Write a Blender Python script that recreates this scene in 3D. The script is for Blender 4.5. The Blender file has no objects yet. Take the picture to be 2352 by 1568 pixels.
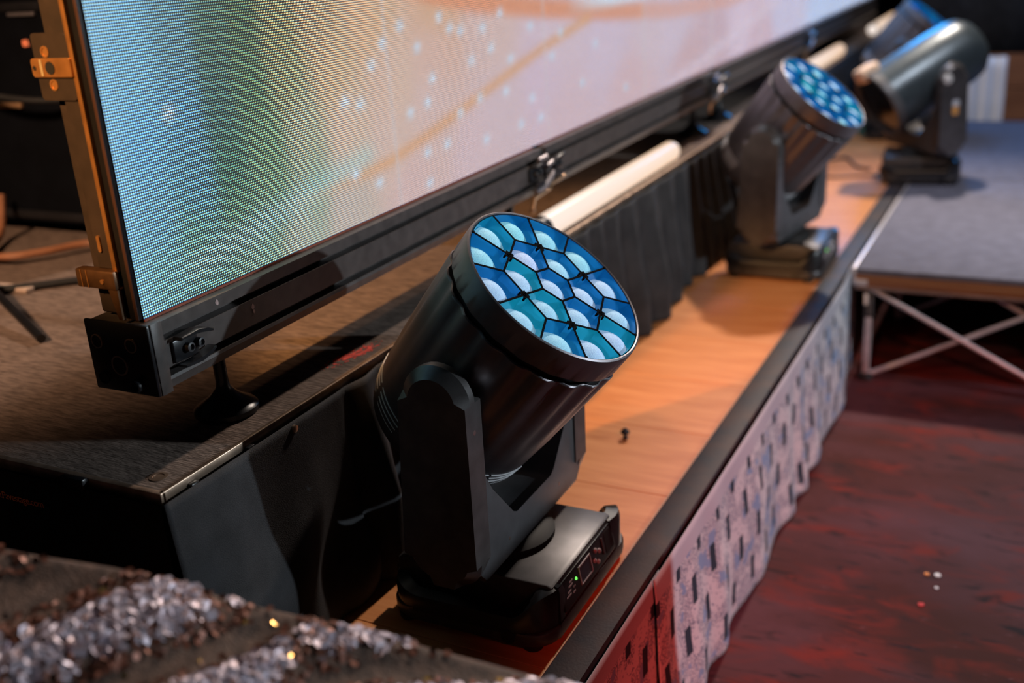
import bpy, bmesh, math, random
from mathutils import Vector, Matrix
random.seed(7)
SC = bpy.context.scene
COL = SC.collection
PI = math.pi

# ------------------------------------------------------------------ camera
cam_data = bpy.data.cameras.new('camera')
cam_data.sensor_width = 36.0
cam_data.lens = 37.5
cam_data.clip_start = 0.02
cam_data.clip_end = 60
cam_data.dof.use_dof = True
cam_data.dof.focus_distance = 1.66
cam_data.dof.aperture_fstop = 1.9
cam = bpy.data.objects.new('camera', cam_data)
COL.objects.link(cam)
RT = Vector((0.8922, 0.4477, -0.0626)); UP = Vector((-0.1067, 0.3422, 0.9335)); FW = Vector((-0.4400, 0.8262, -0.3522))
RT.normalize(); UP = (UP - RT * UP.dot(RT)).normalized(); FW = UP.cross(RT).normalized()
m = Matrix.Identity(4)
for i in range(3):
    m[i][0] = RT[i]; m[i][1] = UP[i]; m[i][2] = -FW[i]
m[0][3], m[1][3], m[2][3] = 0.0, 0.0, 1.1
cam.matrix_world = m
SC.camera = cam

# ------------------------------------------------------------------ world, lights, exposure
SC.view_settings.view_transform = 'Standard'
SC.view_settings.look = 'None'
SC.view_settings.exposure = 0.0
SC.view_settings.gamma = 1.0
SC.view_settings.use_curve_mapping = False
SC.cycles.use_denoising = True
SC.cycles.max_bounces = 6
SC.cycles.sample_clamp_indirect = 6.0
SC.cycles.caustics_reflective = False
SC.cycles.caustics_refractive = False
SC.cycles.use_light_tree = True
w = bpy.data.worlds.new('hall_air'); SC.world = w; w.use_nodes = True
w.node_tree.nodes['Background'].inputs[0].default_value = (0.5, 0.55, 0.75, 1)
w.node_tree.nodes['Background'].inputs[1].default_value = 0.006

def aim(o, target):
    d = Vector(target) - o.location
    o.rotation_euler = d.to_track_quat('-Z', 'Y').to_euler()

def spot(name, loc, target, power, col, angle, blend=0.3, radius=0.06):
    l = bpy.data.lights.new(name, 'SPOT'); l.energy = power; l.color = col
    l.spot_size = math.radians(angle); l.spot_blend = blend; l.shadow_soft_size = radius
    o = bpy.data.objects.new(name, l); o.location = loc; COL.objects.link(o); aim(o, target); return o

def area(name, loc, target, power, col, sx, sy):
    l = bpy.data.lights.new(name, 'AREA'); l.energy = power; l.color = col
    l.shape = 'RECTANGLE'; l.size = sx; l.size_y = sy
    o = bpy.data.objects.new(name, l); o.location = loc; COL.objects.link(o); aim(o, target); return o

# low front light on a stand in the hall, throws the moving head's shadow on the screen base
spot('hall_front_light', (3.7, 2.98, 1.50), (-0.9, 1.9, 0.2), 520, (0.78, 0.91, 1.0), 70, 0.4, 0.05)
# warm fill added high up at the far end to brighten the deck
spot('deck_fill_light', (-0.68, 6.4, 4.2), (-0.75, 2.9, 0.0), 1100, (1.0, 0.84, 0.72), 62, 0.8, 0.12)
# unseen blue fill, added for the blue reflection on the long head's top
area('blue_fill_light', (-1.0, 6.1, 1.28), (-0.6, 5.0, 0.6), 15.0, (0.02, 0.36, 1.0), 0.5, 0.35)
# soft cool fill added overhead for the risers and the white curtain
spot('riser_fill_light', (1.6, 2.2, 5.0), (-0.1, 5.7, 0.0), 700, (0.9, 0.91, 1.0), 42, 0.7, 0.3)
# red wash over the dance floor
spot('red_wash_light', (1.3, -0.2, 1.8), (0.30, 1.7, -0.4), 400, (1.0, 0.09, 0.07), 43, 0.45, 0.15)
# narrow warm spot from the front onto the second moving head
spot('front_wash_light', (-0.25, -0.9, 3.0), (-0.78, 3.2, 0.1), 210, (1.0, 0.62, 0.38), 23, 0.6, 0.06)
# warm work light behind the screen
spot('work_light_behind_screen', (-2.0, -0.4, 2.4), (-2.15, 1.70, 0.45), 330, (1.0, 0.62, 0.38), 43, 1.0, 0.15)
# warm spot added just to light the bare end of the video wall
spot('wall_end_fill_light', (-1.35, -0.9, 2.1), (-1.20, 1.03, 0.97), 520, (1.0, 0.50, 0.18), 15, 0.5, 0.04)

# ------------------------------------------------------------------ helpers
def nn(nt, kind, **kw):
    n = nt.nodes.new(kind)
    for k, v in kw.items():
        setattr(n, k, v)
    return n

def lin(c):
    return tuple(((x / 255.0) / 12.92 if x / 255.0 <= 0.04045 else ((x / 255.0 + 0.055) / 1.055) ** 2.4) for x in c)

def mat(name, col, rough=0.5, metal=0.0, var=0.0, scale=20.0, bump=0.0, bscale=None, spec=0.5, stretch=(1, 1, 1), emit=None, estr=0.0, rnd=0.0, col2=None):
    """Principled material with object-space noise colour variation and bump."""
    mt = bpy.data.materials.new(name); mt.use_nodes = True
    nt = mt.node_tree; b = nt.nodes['Principled BSDF']
    b.inputs['Base Color'].default_value = (*col, 1)
    b.inputs['Roughness'].default_value = rough
    b.inputs['Metallic'].default_value = metal
    b.inputs['Specular IOR Level'].default_value = spec
    if emit:
        b.inputs['Emission Color'].default_value = (*emit, 1)
        b.inputs['Emission Strength'].default_value = estr
    tc = nn(nt, 'ShaderNodeTexCoord'); mp = nn(nt, 'ShaderNodeMapping')
    mp.inputs['Scale'].default_value = stretch
    nt.links.new(tc.outputs['Object'], mp.inputs['Vector'])
    if var > 0 or rnd > 0:
        no = nn(nt, 'ShaderNodeTexNoise'); no.inputs['Scale'].default_value = scale; no.inputs['Detail'].default_value = 6
        nt.links.new(mp.outputs[0], no.inputs['Vector'])
        mx = nn(nt, 'ShaderNodeMix', data_type='RGBA')
        c2 = col2 if col2 else tuple(x * (1 - var) for x in col)
        mx.inputs[6].default_value = (*c2, 1)
        mx.inputs[7].default_value = (*[min(1, x * (1 + (var * 0.6 if not col2 else 0))) for x in col], 1)
        rp = nn(nt, 'ShaderNodeMapRange'); rp.inputs['From Min'].default_value = 0.3; rp.inputs['From Max'].default_value = 0.7
        nt.links.new(no.outputs['Fac'], rp.inputs['Value'])
        nt.links.new(rp.outputs[0], mx.inputs[0])
        out = mx.outputs[2]
        if rnd > 0:
            oi = nn(nt, 'ShaderNodeObjectInfo'); hs = nn(nt, 'ShaderNodeHueSaturation')
            mr = nn(nt, 'ShaderNodeMapRange'); mr.inputs['To Min'].default_value = 1 - rnd; mr.inputs['To Max'].default_value = 1 + rnd
            nt.links.new(oi.outputs['Random'], mr.inputs['Value'])
            nt.links.new(mr.outputs[0], hs.inputs['Value'])
            nt.links.new(out, hs.inputs['Color']); out = hs.outputs[0]
        nt.links.new(out, b.inputs['Base Color'])
    if bump > 0:
        n2 = nn(nt, 'ShaderNodeTexNoise'); n2.inputs['Scale'].default_value = bscale or scale * 4; n2.inputs['Detail'].default_value = 4
        nt.links.new(mp.outputs[0], n2.inputs['Vector'])
        bp = nn(nt, 'ShaderNodeBump'); bp.inputs['Strength'].default_value = bump; bp.inputs['Distance'].default_value = 0.004
        nt.links.new(n2.outputs['Fac'], bp.inputs['Height'])
        nt.links.new(bp.outputs[0], b.inputs['Normal'])
    return mt

def props(o, label=None, cat=None, group=None, kind=None):
    if label: o['label'] = label
    if cat: o['category'] = cat
    if group: o['group'] = group
    if kind: o['kind'] = kind
    return o

def empty(name, loc=(0, 0, 0), rz=0.0, **kw):
    o = bpy.data.objects.new(name, None); o.location = loc; o.rotation_euler = (0, 0, rz)
    o.empty_display_size = 0.05
    COL.objects.link(o); return props(o, **kw)

class MB:
    """collects shapes and links them as ONE mesh object"""
    def __init__(s):
        s.b = bmesh.new()
    def add(s, vs, fs, mtx=None):
        nv = [s.b.verts.new(mtx @ Vector(v) if mtx else v) for v in vs]
        out = []
        for f in fs:
            try: out.append(s.b.faces.new([nv[i] for i in f]))
            except ValueError: pass
        return nv, out
    def box(s, x0, x1, y0, y1, z0, z1, bev=0.0, seg=2, mtx=None):
        vs = [(x, y, z) for x in (x0, x1) for y in (y0, y1) for z in (z0, z1)]
        fs = [(0, 1, 3, 2), (4, 6, 7, 5), (0, 4, 5, 1), (2, 3, 7, 6), (0, 2, 6, 4), (1, 5, 7, 3)]
        nv, nf = s.add(vs, fs, mtx)
        if bev > 0:
            ed = list({e for f in nf for e in f.edges})
            bmesh.ops.bevel(s.b, geom=ed, offset=bev, segments=seg, profile=0.5, affect='EDGES')
        return s
    def prism(s, poly, axis, a, b, bev=0.0, seg=2, mtx=None):
        """poly: 2-D outline in the two other axes (cyclic order), extruded from a to b along axis"""
        def p3(u, v, t):
            return {'x': (t, u, v), 'y': (u, t, v), 'z': (u, v, t)}[axis]
        n = len(poly)
        vs = [p3(u, v, a) for u, v in poly] + [p3(u, v, b) for u, v in poly]
        fs = [tuple(range(n))[::-1], tuple(range(n, 2 * n))] + [(i, (i + 1) % n, n + (i + 1) % n, n + i) for i in range(n)]
        nv, nf = s.add(vs, fs, mtx)
        if bev > 0:
            ed = [e for f in nf[:2] for e in f.edges]
            bmesh.ops.bevel(s.b, geom=list(set(ed)), offset=bev, segments=seg, profile=0.5, affect='EDGES')
        return s
    def tube(s, pts, r, seg=10, caps=True):
        pts = [Vector(p) for p in pts]; n = len(pts)
        rr = r if isinstance(r, (list, tuple)) else [r] * n
        rings = []
        d0 = (pts[1] - pts[0]).normalized()
        up = Vector((0, 0, 1)) if abs(d0.z) < 0.9 else Vector((1, 0, 0))
        for i, p in enumerate(pts):
            d = (pts[min(i + 1, n - 1)] - pts[max(i - 1, 0)]).normalized()
            a = d.cross(up)
            if a.length < 1e-4: a = d.cross(Vector((1, 0, 0)))
            a.normalize(); c = d.cross(a).normalized(); up = -c if c.dot(up) < 0 else c
            a = d.cross(up).normalized(); c = up
            rings.append([s.b.verts.new(p + (a * math.cos(t) + c * math.sin(t)) * rr[i]) for t in [2 * PI * k / seg for k in range(seg)]])
        for i in range(n - 1):
            for k in range(seg):
                s.b.faces.new((rings[i][k], rings[i][(k + 1) % seg], rings[i + 1][(k + 1) % seg], rings[i + 1][k]))
        if caps:
            s.b.faces.new(rings[0][::-1]); s.b.faces.new(rings[-1])
        return s
    def lathe(s, prof, seg=32, mtx=None, rfun=None, cap0=True, cap1=True):
        """prof: list of (radius, height) about local z"""
        rings = []
        for r, h in prof:
            ring = []
            for k in range(seg):
                t = 2 * PI * k / seg
                q = r + (rfun(t, h) if rfun else 0)
                v = Vector((q * math.cos(t), q * math.sin(t), h))
                ring.append(s.b.verts.new(mtx @ v if mtx else v))
            rings.append(ring)
        for i in range(len(rings) - 1):
            for k in range(seg):
                s.b.faces.new((rings[i][k], rings[i][(k + 1) % seg], rings[i + 1][(k + 1) % seg], rings[i + 1][k]))
        if cap0: s.b.faces.new(rings[0][::-1])
        if cap1: s.b.faces.new(rings[-1])
        return s
    def build(s, name, mt, parent=None, smooth=True, angle=38, **kw):
        bmesh.ops.recalc_face_normals(s.b, faces=s.b.faces[:])
        me = bpy.data.meshes.new(name); s.b.to_mesh(me); s.b.free()
        if isinstance(mt, (list, tuple)):
            for q in mt: me.materials.append(q)
        else: me.materials.append(mt)
        if smooth:
            me.polygons.foreach_set('use_smooth', [True] * len(me.polygons))
            me.set_sharp_from_angle(angle=math.radians(angle))
        o = bpy.data.objects.new(name, me); COL.objects.link(o)
        if parent: o.parent = parent
        return props(o, **kw)

def grid(name, P, nu, nv, mt, parent=None, smooth=True, **kw):
    """sheet surface from a function P(u, v)"""
    vs = [P(i / (nu - 1), j / (nv - 1)) for j in range(nv) for i in range(nu)]
    fs = [(j * nu + i, j * nu + i + 1, (j + 1) * nu + i + 1, (j + 1) * nu + i) for j in range(nv - 1) for i in range(nu - 1)]
    me = bpy.data.meshes.new(name); me.from_pydata(vs, [], fs); me.materials.append(mt)
    if smooth: me.polygons.foreach_set('use_smooth', [True] * len(me.polygons))
    o = bpy.data.objects.new(name, me); COL.objects.link(o)
    if parent: o.parent = parent
    return props(o, **kw)

def copy_tree(o, parent=None):
    c = o.copy(); COL.objects.link(c); c.parent = parent
    for ch in list(o.children): copy_tree(ch, c)
    return c

def rrect(x0, x1, y0, y1, r, n=6):
    """rounded rectangle; r = single radius or four (x1y1, x0y1, x0y0, x1y0)"""
    rs = r if isinstance(r, (list, tuple)) else (r,) * 4
    out = []
    for (cx, cy, a0), q in zip(((x1, y1, 0), (x0, y1, 90), (x0, y0, 180), (x1, y0, 270)), rs):
        sx = -1 if cx == x1 else 1; sy = -1 if cy == y1 else 1
        for k in range(n + 1):
            t = math.radians(a0 + 90 * k / n)
            out.append((cx + sx * q + q * math.cos(t), cy + sy * q + q * math.sin(t)))
    return out

def vnoise(x, seed=0):
    def h(i):
        v = math.sin(i * 127.1 + seed * 311.7) * 43758.5453
        return v - math.floor(v)
    i = math.floor(x); f = x - i; f = f * f * (3 - 2 * f)
    return h(i) * (1 - f) + h(i + 1) * f

# ------------------------------------------------------------------ materials
M = {}
M['black_paint'] = mat('black_paint', (0.07, 0.066, 0.068), 0.38, 0.6, var=0.25, scale=30, bump=0.06, bscale=900)
M['black_gloss'] = mat('black_gloss', (0.012, 0.012, 0.014), 0.30, var=0.2, scale=20, bump=0.03, bscale=700)
M['black_matte'] = mat('black_matte', (0.010, 0.010, 0.011), 0.7, var=0.2, scale=30)
M['arm_paint'] = mat('arm_paint', (0.15, 0.14, 0.14), 0.36, 0.75, var=0.25, scale=30, bump=0.06, bscale=900)
M['dark_grey'] = mat('dark_grey', (0.066, 0.064, 0.068), 0.45, var=0.25, scale=25, bump=0.08, bscale=800)
M['screw'] = mat('screw_steel', (0.55, 0.5, 0.47), 0.3, 1.0, var=0.2, scale=60)
M['slot_highlight'] = mat('slot_highlight', (0.55, 0.55, 0.57), 0.4, var=0.1)  # pale tone stands for the highlight on the slot edges

# ------------------------------------------------------------------ floors and walls
def wood_mat(name, col, col2, rough, stretch, scale, rnd, bump=0.05, redmask=None):
    mt = mat(name, col, rough, var=0.5, scale=scale, stretch=stretch, bump=bump, bscale=scale * 3, rnd=rnd, col2=col2)
    return mt
M['honey_wood'] = wood_mat('honey_wood', (0.66, 0.275, 0.098), (0.52, 0.18, 0.050), 0.36, (1.2, 9, 9), 5, 0.07)
M['wall_wood'] = wood_mat('wall_wood', (0.30, 0.12, 0.055), (0.19, 0.07, 0.032), 0.5, (1, 6, 6), 3, 0.18)

def planks(parent, x0, x1, y0, y1, wdt, z0, z1, mt, gap=0.0012, splits=None, jitter=0.0, bev=0.0008):
    y = y0; k = 0; meshes = {}
    while y < y1 - 1e-6:
        e = min(y + wdt, y1)
        cuts = splits(k) if splits else [x0, x1]
        for a, b in zip(cuts[:-1], cuts[1:]):
            key = (round(b - a, 3), round(e - y, 3))
            if key not in meshes:
                mb = MB(); mb.box(-(b - a) / 2 + gap, (b - a) / 2 - gap, -(e - y) / 2 + gap, (e - y) / 2 - gap, 0, z1 - z0, bev, 1)
                o = mb.build('plank', mt, parent, smooth=False); meshes[key] = o
            else:
                o = meshes[key].copy(); COL.objects.link(o)
            o.location = ((a + b) / 2, (y + e) / 2, z0 + random.uniform(-jitter, jitter))
        y = e; k += 1

def floor_mat():
    mt = bpy.data.materials.new('worn_dance_floor'); mt.use_nodes = True; nt = mt.node_tree; b = nt.nodes['Principled BSDF']
    tc = nn(nt, 'ShaderNodeTexCoord')
    def noise(sc, det, stretch, lo, hi, dist=0.0):
        mp = nn(nt, 'ShaderNodeMapping'); mp.inputs['Scale'].default_value = stretch; nt.links.new(tc.outputs['Object'], mp.inputs[0])
        n = nn(nt, 'ShaderNodeTexNoise'); n.inputs['Scale'].default_value = sc; n.inputs['Detail'].default_value = det; n.inputs['Distortion'].default_value = dist
        nt.links.new(mp.outputs[0], n.inputs['Vector'])
        r = nn(nt, 'ShaderNodeMapRange'); r.inputs['From Min'].default_value = lo; r.inputs['From Max'].default_value = hi; nt.links.new(n.outputs['Fac'], r.inputs['Value'])
        return r.outputs[0]
    def mixc(f, ca, cb):
        x = nn(nt, 'ShaderNodeMix', data_type='RGBA'); nt.links.new(f, x.inputs[0])
        for i, q in ((6, ca), (7, cb)):
            if isinstance(q, tuple): x.inputs[i].default_value = (*q, 1)
            else: nt.links.new(q, x.inputs[i])
        return x.outputs[2]
    c = mixc(noise(1.6, 5, (1, 1.6, 1), 0.35, 0.65, 0.4), (0.050, 0.012, 0.010), (0.090, 0.036, 0.046))
    c = mixc(noise(4.5, 6, (1, 2.2, 1), 0.52, 0.74, 0.8), c, (0.150, 0.016, 0.010))
    c = mixc(noise(9, 8, (1, 3.5, 1), 0.56, 0.70, 1.0), c, (0.016, 0.009, 0.012))
    c = mixc(noise(26, 4, (1, 2.0, 1), 0.66, 0.78, 0.5), c, (0.12, 0.045, 0.05))
    nt.links.new(c, b.inputs['Base Color']); b.inputs['Roughness'].default_value = 0.75; b.inputs['Specular IOR Level'].default_value = 0.12
    n2 = nn(nt, 'ShaderNodeTexNoise'); n2.inputs['Scale'].default_value = 40; n2.inputs['Detail'].default_value = 6; nt.links.new(tc.outputs['Object'], n2.inputs['Vector'])
    bp = nn(nt, 'ShaderNodeBump'); bp.inputs['Strength'].default_value = 0.2; bp.inputs['Distance'].default_value = 0.004
    nt.links.new(n2.outputs['Fac'], bp.inputs['Height']); nt.links.new(bp.outputs[0], b.inputs['Normal'])
    return mt
M['old_floor'] = floor_mat()
floor = MB().box(-4.2, 3.2, -1.2, 11.0, -0.46, -0.4).build('floor', M['old_floor'], smooth=False, kind='structure', label='worn dance floor stained dark red')

wall_back = MB().box(-4.2, 3.2, 9.7, 9.85, -0.46, 3.2).build('wall_back', M['black_matte'], smooth=False, kind='structure', label='wall of dark wood panels behind the grey stage riser')
for k in range(3):
    z = -0.4 + k * 0.21
    mb = MB(); mb.box(-1.2, 2.4, 7.52, 7.56, z + 0.003, z + 0.207, 0.004, 1)
    mb.build('plank', M['wall_wood'], wall_back, smooth=False)
wall_left = MB().box(-4.3, -4.2, -1.2, 9.7, -0.46, 3.2).build('wall_left', mat('left_wall_paint', (0.02, 0.021, 0.026), 0.8, var=0.3, scale=3), smooth=False, kind='structure', label='unlit wall at the back of the stage')

# ------------------------------------------------------------------ low wooden stage
stage = empty('wooden_stage', (0, 0, -0.4), label='low stage with an orange wooden deck and a black edge strip', cat='stage')
MB().box(-3.9, -0.592, 0.96, 9.4, 0.002, 0.384).build('stage_frame', M['black_matte'], stage, smooth=False)
planks(stage, -1.20, -0.6455, 0.96, 9.36, 0.30, 0.385, 0.4, M['honey_wood'], gap=0.0006, splits=lambda k: [-1.20, -0.6455])
M['edge_black'] = mat('edge_black', (0.016, 0.021, 0.032), 0.6, var=0.35, scale=14, bump=0.1, bscale=200, col2=(0.05, 0.034, 0.032), spec=0.25)
MB().box(-0.6452, -0.5852, 0.95, 9.36, 0.384, 0.4035, 0.002).build('edge_strip', M['edge_black'], stage)
MB().box(-0.6468, -0.6448, 0.96, 9.36, 0.39, 0.4042).build('edge_bead', mat('edge_bead', (0.45, 0.24, 0.14), 0.4, var=0.2), stage, smooth=False)

# printed valance
def print_mat():
    mt = bpy.data.materials.new('printed_cloth'); mt.use_nodes = True; nt = mt.node_tree; b = nt.nodes['Principled BSDF']
    b.inputs['Roughness'].default_value = 0.8; b.inputs['Specular IOR Level'].default_value = 0.2
    at = nn(nt, 'ShaderNodeAttribute', attribute_name='cloth_uv')
    sep = nn(nt, 'ShaderNodeSeparateXYZ'); nt.links.new(at.outputs['Vector'], sep.inputs[0])
    def mth(op, a, b_=None, c=None):
        n = nn(nt, 'ShaderNodeMath', operation=op)
        for i, q in enumerate((a, b_, c)):
            if q is None: continue
            if isinstance(q, (int, float)): n.inputs[i].default_value = q
            else: nt.links.new(q, n.inputs[i])
        return n.outputs[0]
    u, v = sep.outputs[0], sep.outputs[1]
    # staggered upright dark bars
    row = mth('FLOOR', mth('DIVIDE', v, 0.095))
    fv = mth('FRACT', mth('DIVIDE', v, 0.095))
    fu = mth('FRACT', mth('ADD', mth('DIVIDE', u, 0.125), mth('MULTIPLY', row, 0.37)))
    bar = mth('MULTIPLY', mth('LESS_THAN', mth('ABSOLUTE', mth('SUBTRACT', fu, 0.5)), 0.10), mth('LESS_THAN', mth('ABSOLUTE', mth('SUBTRACT', fv, 0.5)), 0.33))
    # small glyph-like marks in blocks
    cmb = nn(nt, 'ShaderNodeCombineXYZ'); nt.links.new(u, cmb.inputs[0]); nt.links.new(v, cmb.inputs[1])
    vo = nn(nt, 'ShaderNodeTexVoronoi', feature='DISTANCE_TO_EDGE'); vo.inputs['Scale'].default_value = 130; nt.links.new(cmb.outputs[0], vo.inputs['Vector'])
    no = nn(nt, 'ShaderNodeTexNoise'); no.inputs['Scale'].default_value = 13; nt.links.new(cmb.outputs[0], no.inputs['Vector'])
    n3 = nn(nt, 'ShaderNodeTexNoise'); n3.inputs['Scale'].default_value = 95; nt.links.new(cmb.outputs[0], n3.inputs['Vector'])
    gly = mth('MULTIPLY', mth('LESS_THAN', vo.outputs['Distance'], 0.10), mth('GREATER_THAN', no.outputs['Fac'], 0.47))
    gl2 = mth('MULTIPLY', mth('GREATER_THAN', n3.outputs['Fac'], 0.62), mth('LESS_THAN', no.outputs['Fac'], 0.52))
    blo = mth('GREATER_THAN', no.outputs['Fac'], 0.60)
    body = mth('GREATER_THAN', v, 0.05)
    def mixc(f, ca, cb):
        x = nn(nt, 'ShaderNodeMix', data_type='RGBA'); nt.links.new(f, x.inputs[0])
        for i, q in ((6, ca), (7, cb)):
            if isinstance(q, tuple): x.inputs[i].default_value = (*q, 1)
            else: nt.links.new(q, x.inputs[i])
        return x.outputs[2]
    c = mixc(gly, (0.44, 0.43, 0.45), (0.17, 0.185, 0.23))
    c = mixc(gl2, c, (0.16, 0.18, 0.24))
    c = mixc(blo, c, (0.17, 0.24, 0.36))
    c = mixc(bar, c, (0.02, 0.03, 0.045))
    c = mixc(body, (0.34, 0.33, 0.37), c)
    nt.links.new(c, b.inputs['Base Color'])
    return mt
M['printed'] = print_mat()

def cloth_sheet(name, y0, y1, z1, z0, xf, mt, nu, nv, **kw):
    def P(u, v):
        y = y0 + (y1 - y0) * u
        return xf(y, v), y + 0.0, z1 + (z0 - z1) * v
    o = grid(name, P, nu, nv, mt, **kw)
    a = o.data.attributes.new('cloth_uv', 'FLOAT_VECTOR', 'POINT')
    vals = []
    for j in range(nv):
        for i in range(nu):
            vals += [y0 + (y1 - y0) * i / (nu - 1), (z1 - z0) * j / (nv - 1), 0.0]
    a.data.foreach_set('vector', vals)
    sm = o.modifiers.new('thickness', 'SOLIDIFY'); sm.thickness = 0.0015; sm.offset = -1
    return o
def near_x(y, v):
    return -0.578 + 0.004 * math.sin(y * 21) * v
def far_x(y, v):
    t = max(0.0, (y - 1.52) / 0.35); t = min(1, t)
    k = v ** 0.8
    fold = 0.016 * math.sin(y * 26 + 2.2 * math.sin(y * 7)) + 0.012 * (vnoise(y * 17, 3) - 0.5)
    x = -0.574 + k * (0.026 + 0.55 * fold * (0.6 + 0.4 * t)) * (0.55 + 0.45 * t) + 0.004 * math.sin(v * 7 + y * 5) * k
    f_ = max(0.0, min(1.0, (3.52 - y) / 0.15))
    return min(x, -0.582) * (1 - f_) + x * f_
cloth_sheet('printed_valance', 0.95, 1.60, -0.003, -0.396, near_x, M['printed'], 60, 24,
            label='flat end of the printed valance in red shadow, left of the white folds', cat='valance')
cloth_sheet('printed_valance', 1.56, 3.64, -0.001, -0.395, far_x, M['printed'], 260, 24,
            label='white valance with dark printed bars hanging in folds below the stage edge', cat='valance')

# ------------------------------------------------------------------ carpeted platform under the screen
M['carpet_brown'] = mat('carpet_brown', (0.19, 0.14, 0.115), 0.92, var=0.45, scale=34, bump=0.6, bscale=60, spec=0.15, stretch=(1.0, 4.5, 1))
M['aged_alu'] = mat('aged_alu', (0.48, 0.34, 0.25), 0.38, 0.85, var=0.4, scale=30)
plat = empty('carpeted_platform', (0, 0, 0.0), label='platform with ribbed brown carpet top carrying the video wall', cat='platform')
MB().box(-3.6, -1.083, 0.952, 9.2, 0.372, 0.40, 0.002).build('carpet_top', M['carpet_brown'], plat)
MB().box(-1.083, -1.075, 0.945, 9.2, 0.384, 0.402, 0.0015).build('edge_profile', M['aged_alu'], plat)
MB().box(-3.6, -1.075, 0.942, 0.952, 0.384, 0.402, 0.0015).build('edge_profile', M['aged_alu'], plat)
MB().box(-3.55, -1.12, 0.99, 9.1, 0.003, 0.37).build('frame', M['black_matte'], plat, smooth=False)
MB().lathe([(0.014, 0), (0.014, 0.0012), (0.009, 0.0012), (0.009, 0.0004)], 20, Matrix.Translation((-1.12, 0.985, 0.4))).build('deck_screw', M['aged_alu'], plat)
# red paint stain on the carpet
stain = MB()
for k in range(150):
    t = random.uniform(0, 2 * PI); q = random.random() ** 0.7
    cx_, cy_ = -1.125 + 0.022 * q * math.cos(t) + 0.012 * math.sin(t), 1.485 + 0.085 * q * math.sin(t)
    r_ = random.uniform(0.002, 0.007) * (1.15 - q)
    stain.prism([(cx_ + r_ * random.uniform(0.5, 1.2) * math.cos(2 * PI * j / 7), cy_ + 1.6 * r_ * random.uniform(0.5, 1.2) * math.sin(2 * PI * j / 7)) for j in range(7)], 'z', 0.3995, 0.4003 + 0.0004 * random.random())
stain.build('paint_stain', mat('red_paint', (1.0, 0.06, 0.03), 0.7, var=0.6, scale=90), plat, smooth=False, label='smear of red paint')

M['drape'] = mat('drape_black', (0.029, 0.028, 0.030), 0.75, var=0.35, scale=18, bump=0.25, bscale=500, spec=0.25)
def drape_x(y, v):
    k = min(1.0, v * 1.35)
    if y < 1.35:
        a = 0.009 * math.sin(y * 31 + 4 * v) + 0.012 * math.sin(v * 11 + y * 13) * k
        x = -1.066 + 0.030 * k + a * k
        x += 0.018 * k * max(0, math.sin((y - 0.93) * 11)) + 0.026 * k * (vnoise(y * 22 + v * 2.5, 31) - 0.5) * vnoise(v * 7 + y * 3, 17)
    else:
        f = math.sin(y * 52 + 3.0 * math.sin(y * 5.3) + 0.9 * v)
        f = f * abs(f) ** 0.3
        f2 = vnoise(y * 14, 9) + 0.7 * vnoise(y * 5.3 + v, 21) - 0.85
        x = -1.064 + k * (0.028 + 0.022 * f + 0.034 * f2) + 0.004 * f
    return min(x, -1.006 if 1.2 < y < 1.75 else -0.995)
cloth_sheet('stage_drape', 0.936, 9.2, 0.390, 0.004, drape_x, M['drape'], 900, 28,
            label='black pleated drape along the long side of the carpeted platform', cat='drape')
MB().lathe([(0.0065, 0), (0.0065, 0.005), (0.003, 0.006)], 16, Matrix.Translation((-1.064, 1.225, 0.378)) @ Matrix.Rotation(PI / 2, 4, 'Y')).build('bolt', M['aged_alu'], bpy.data.objects['stage_drape'])
def fdrape(u, v):
    x = -1.066 - 2.4 * u
    return x, 0.930 - 0.012 * v * (1 + math.sin(x * 25 + 2 * v)), 0.390 - 0.776 * v
fd = grid('front_drape', fdrape, 120, 16, mat('drape_dark', (0.012, 0.012, 0.013), 0.85, var=0.3, spec=0.15), label='flat black drape with small orange lettering across the near end of the platform', cat='drape')  # cloth in a darker black than the side drape
tx = bpy.data.curves.new('lettering', 'FONT'); tx.body = 'www.Pavestage.com'; tx.size = 0.0175; tx.extrude = 0.0002; tx.align_x = 'RIGHT'
to = bpy.data.objects.new('lettering', tx); COL.objects.link(to); to.parent = fd
to.rotation_euler = (PI / 2, 0, 0); to.location = (-1.308, 0.9265, 0.342)
_tm = (mat('orange_thread', (0.95, 0.25, 0.08), 0.6, var=0.3, scale=200, emit=None))
tx.space_character = 0.9
bpy.context.view_layer.update()
_me = bpy.data.meshes.new_from_object(to.evaluated_get(bpy.context.evaluated_depsgraph_get()))
_mw = to.matrix_basis.copy(); bpy.data.objects.remove(to); _me.materials.clear(); _me.materials.append(_tm)
to = bpy.data.objects.new('lettering', _me); COL.objects.link(to); to.parent = fd; to.matrix_basis = _mw; to['label'] = 'orange stitched lettering'
# clips that hold the drapes
for k, (y, z) in enumerate(((1.125, 0.384), (1.0, 0.384))):
    c = MB(); c.box(-1.0745, -1.066, y - 0.006, y + 0.010, z - 0.008, z + 0.008, 0.002)
    c.build('drape_clip', M['black_gloss'], None, label=('black drape clip at the platform edge, the one farther along the pale drape', 'black drape clip on the platform edge nearest to the corner')[k], cat='clip', group='drape clips')
MB().box(-1.262, -1.215, 0.929, 0.941, 0.383, 0.4045, 0.003).build('drape_clip', M['black_gloss'], None, label='black drape clip on the short near end of the platform', cat='clip', group='drape clips')

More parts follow.
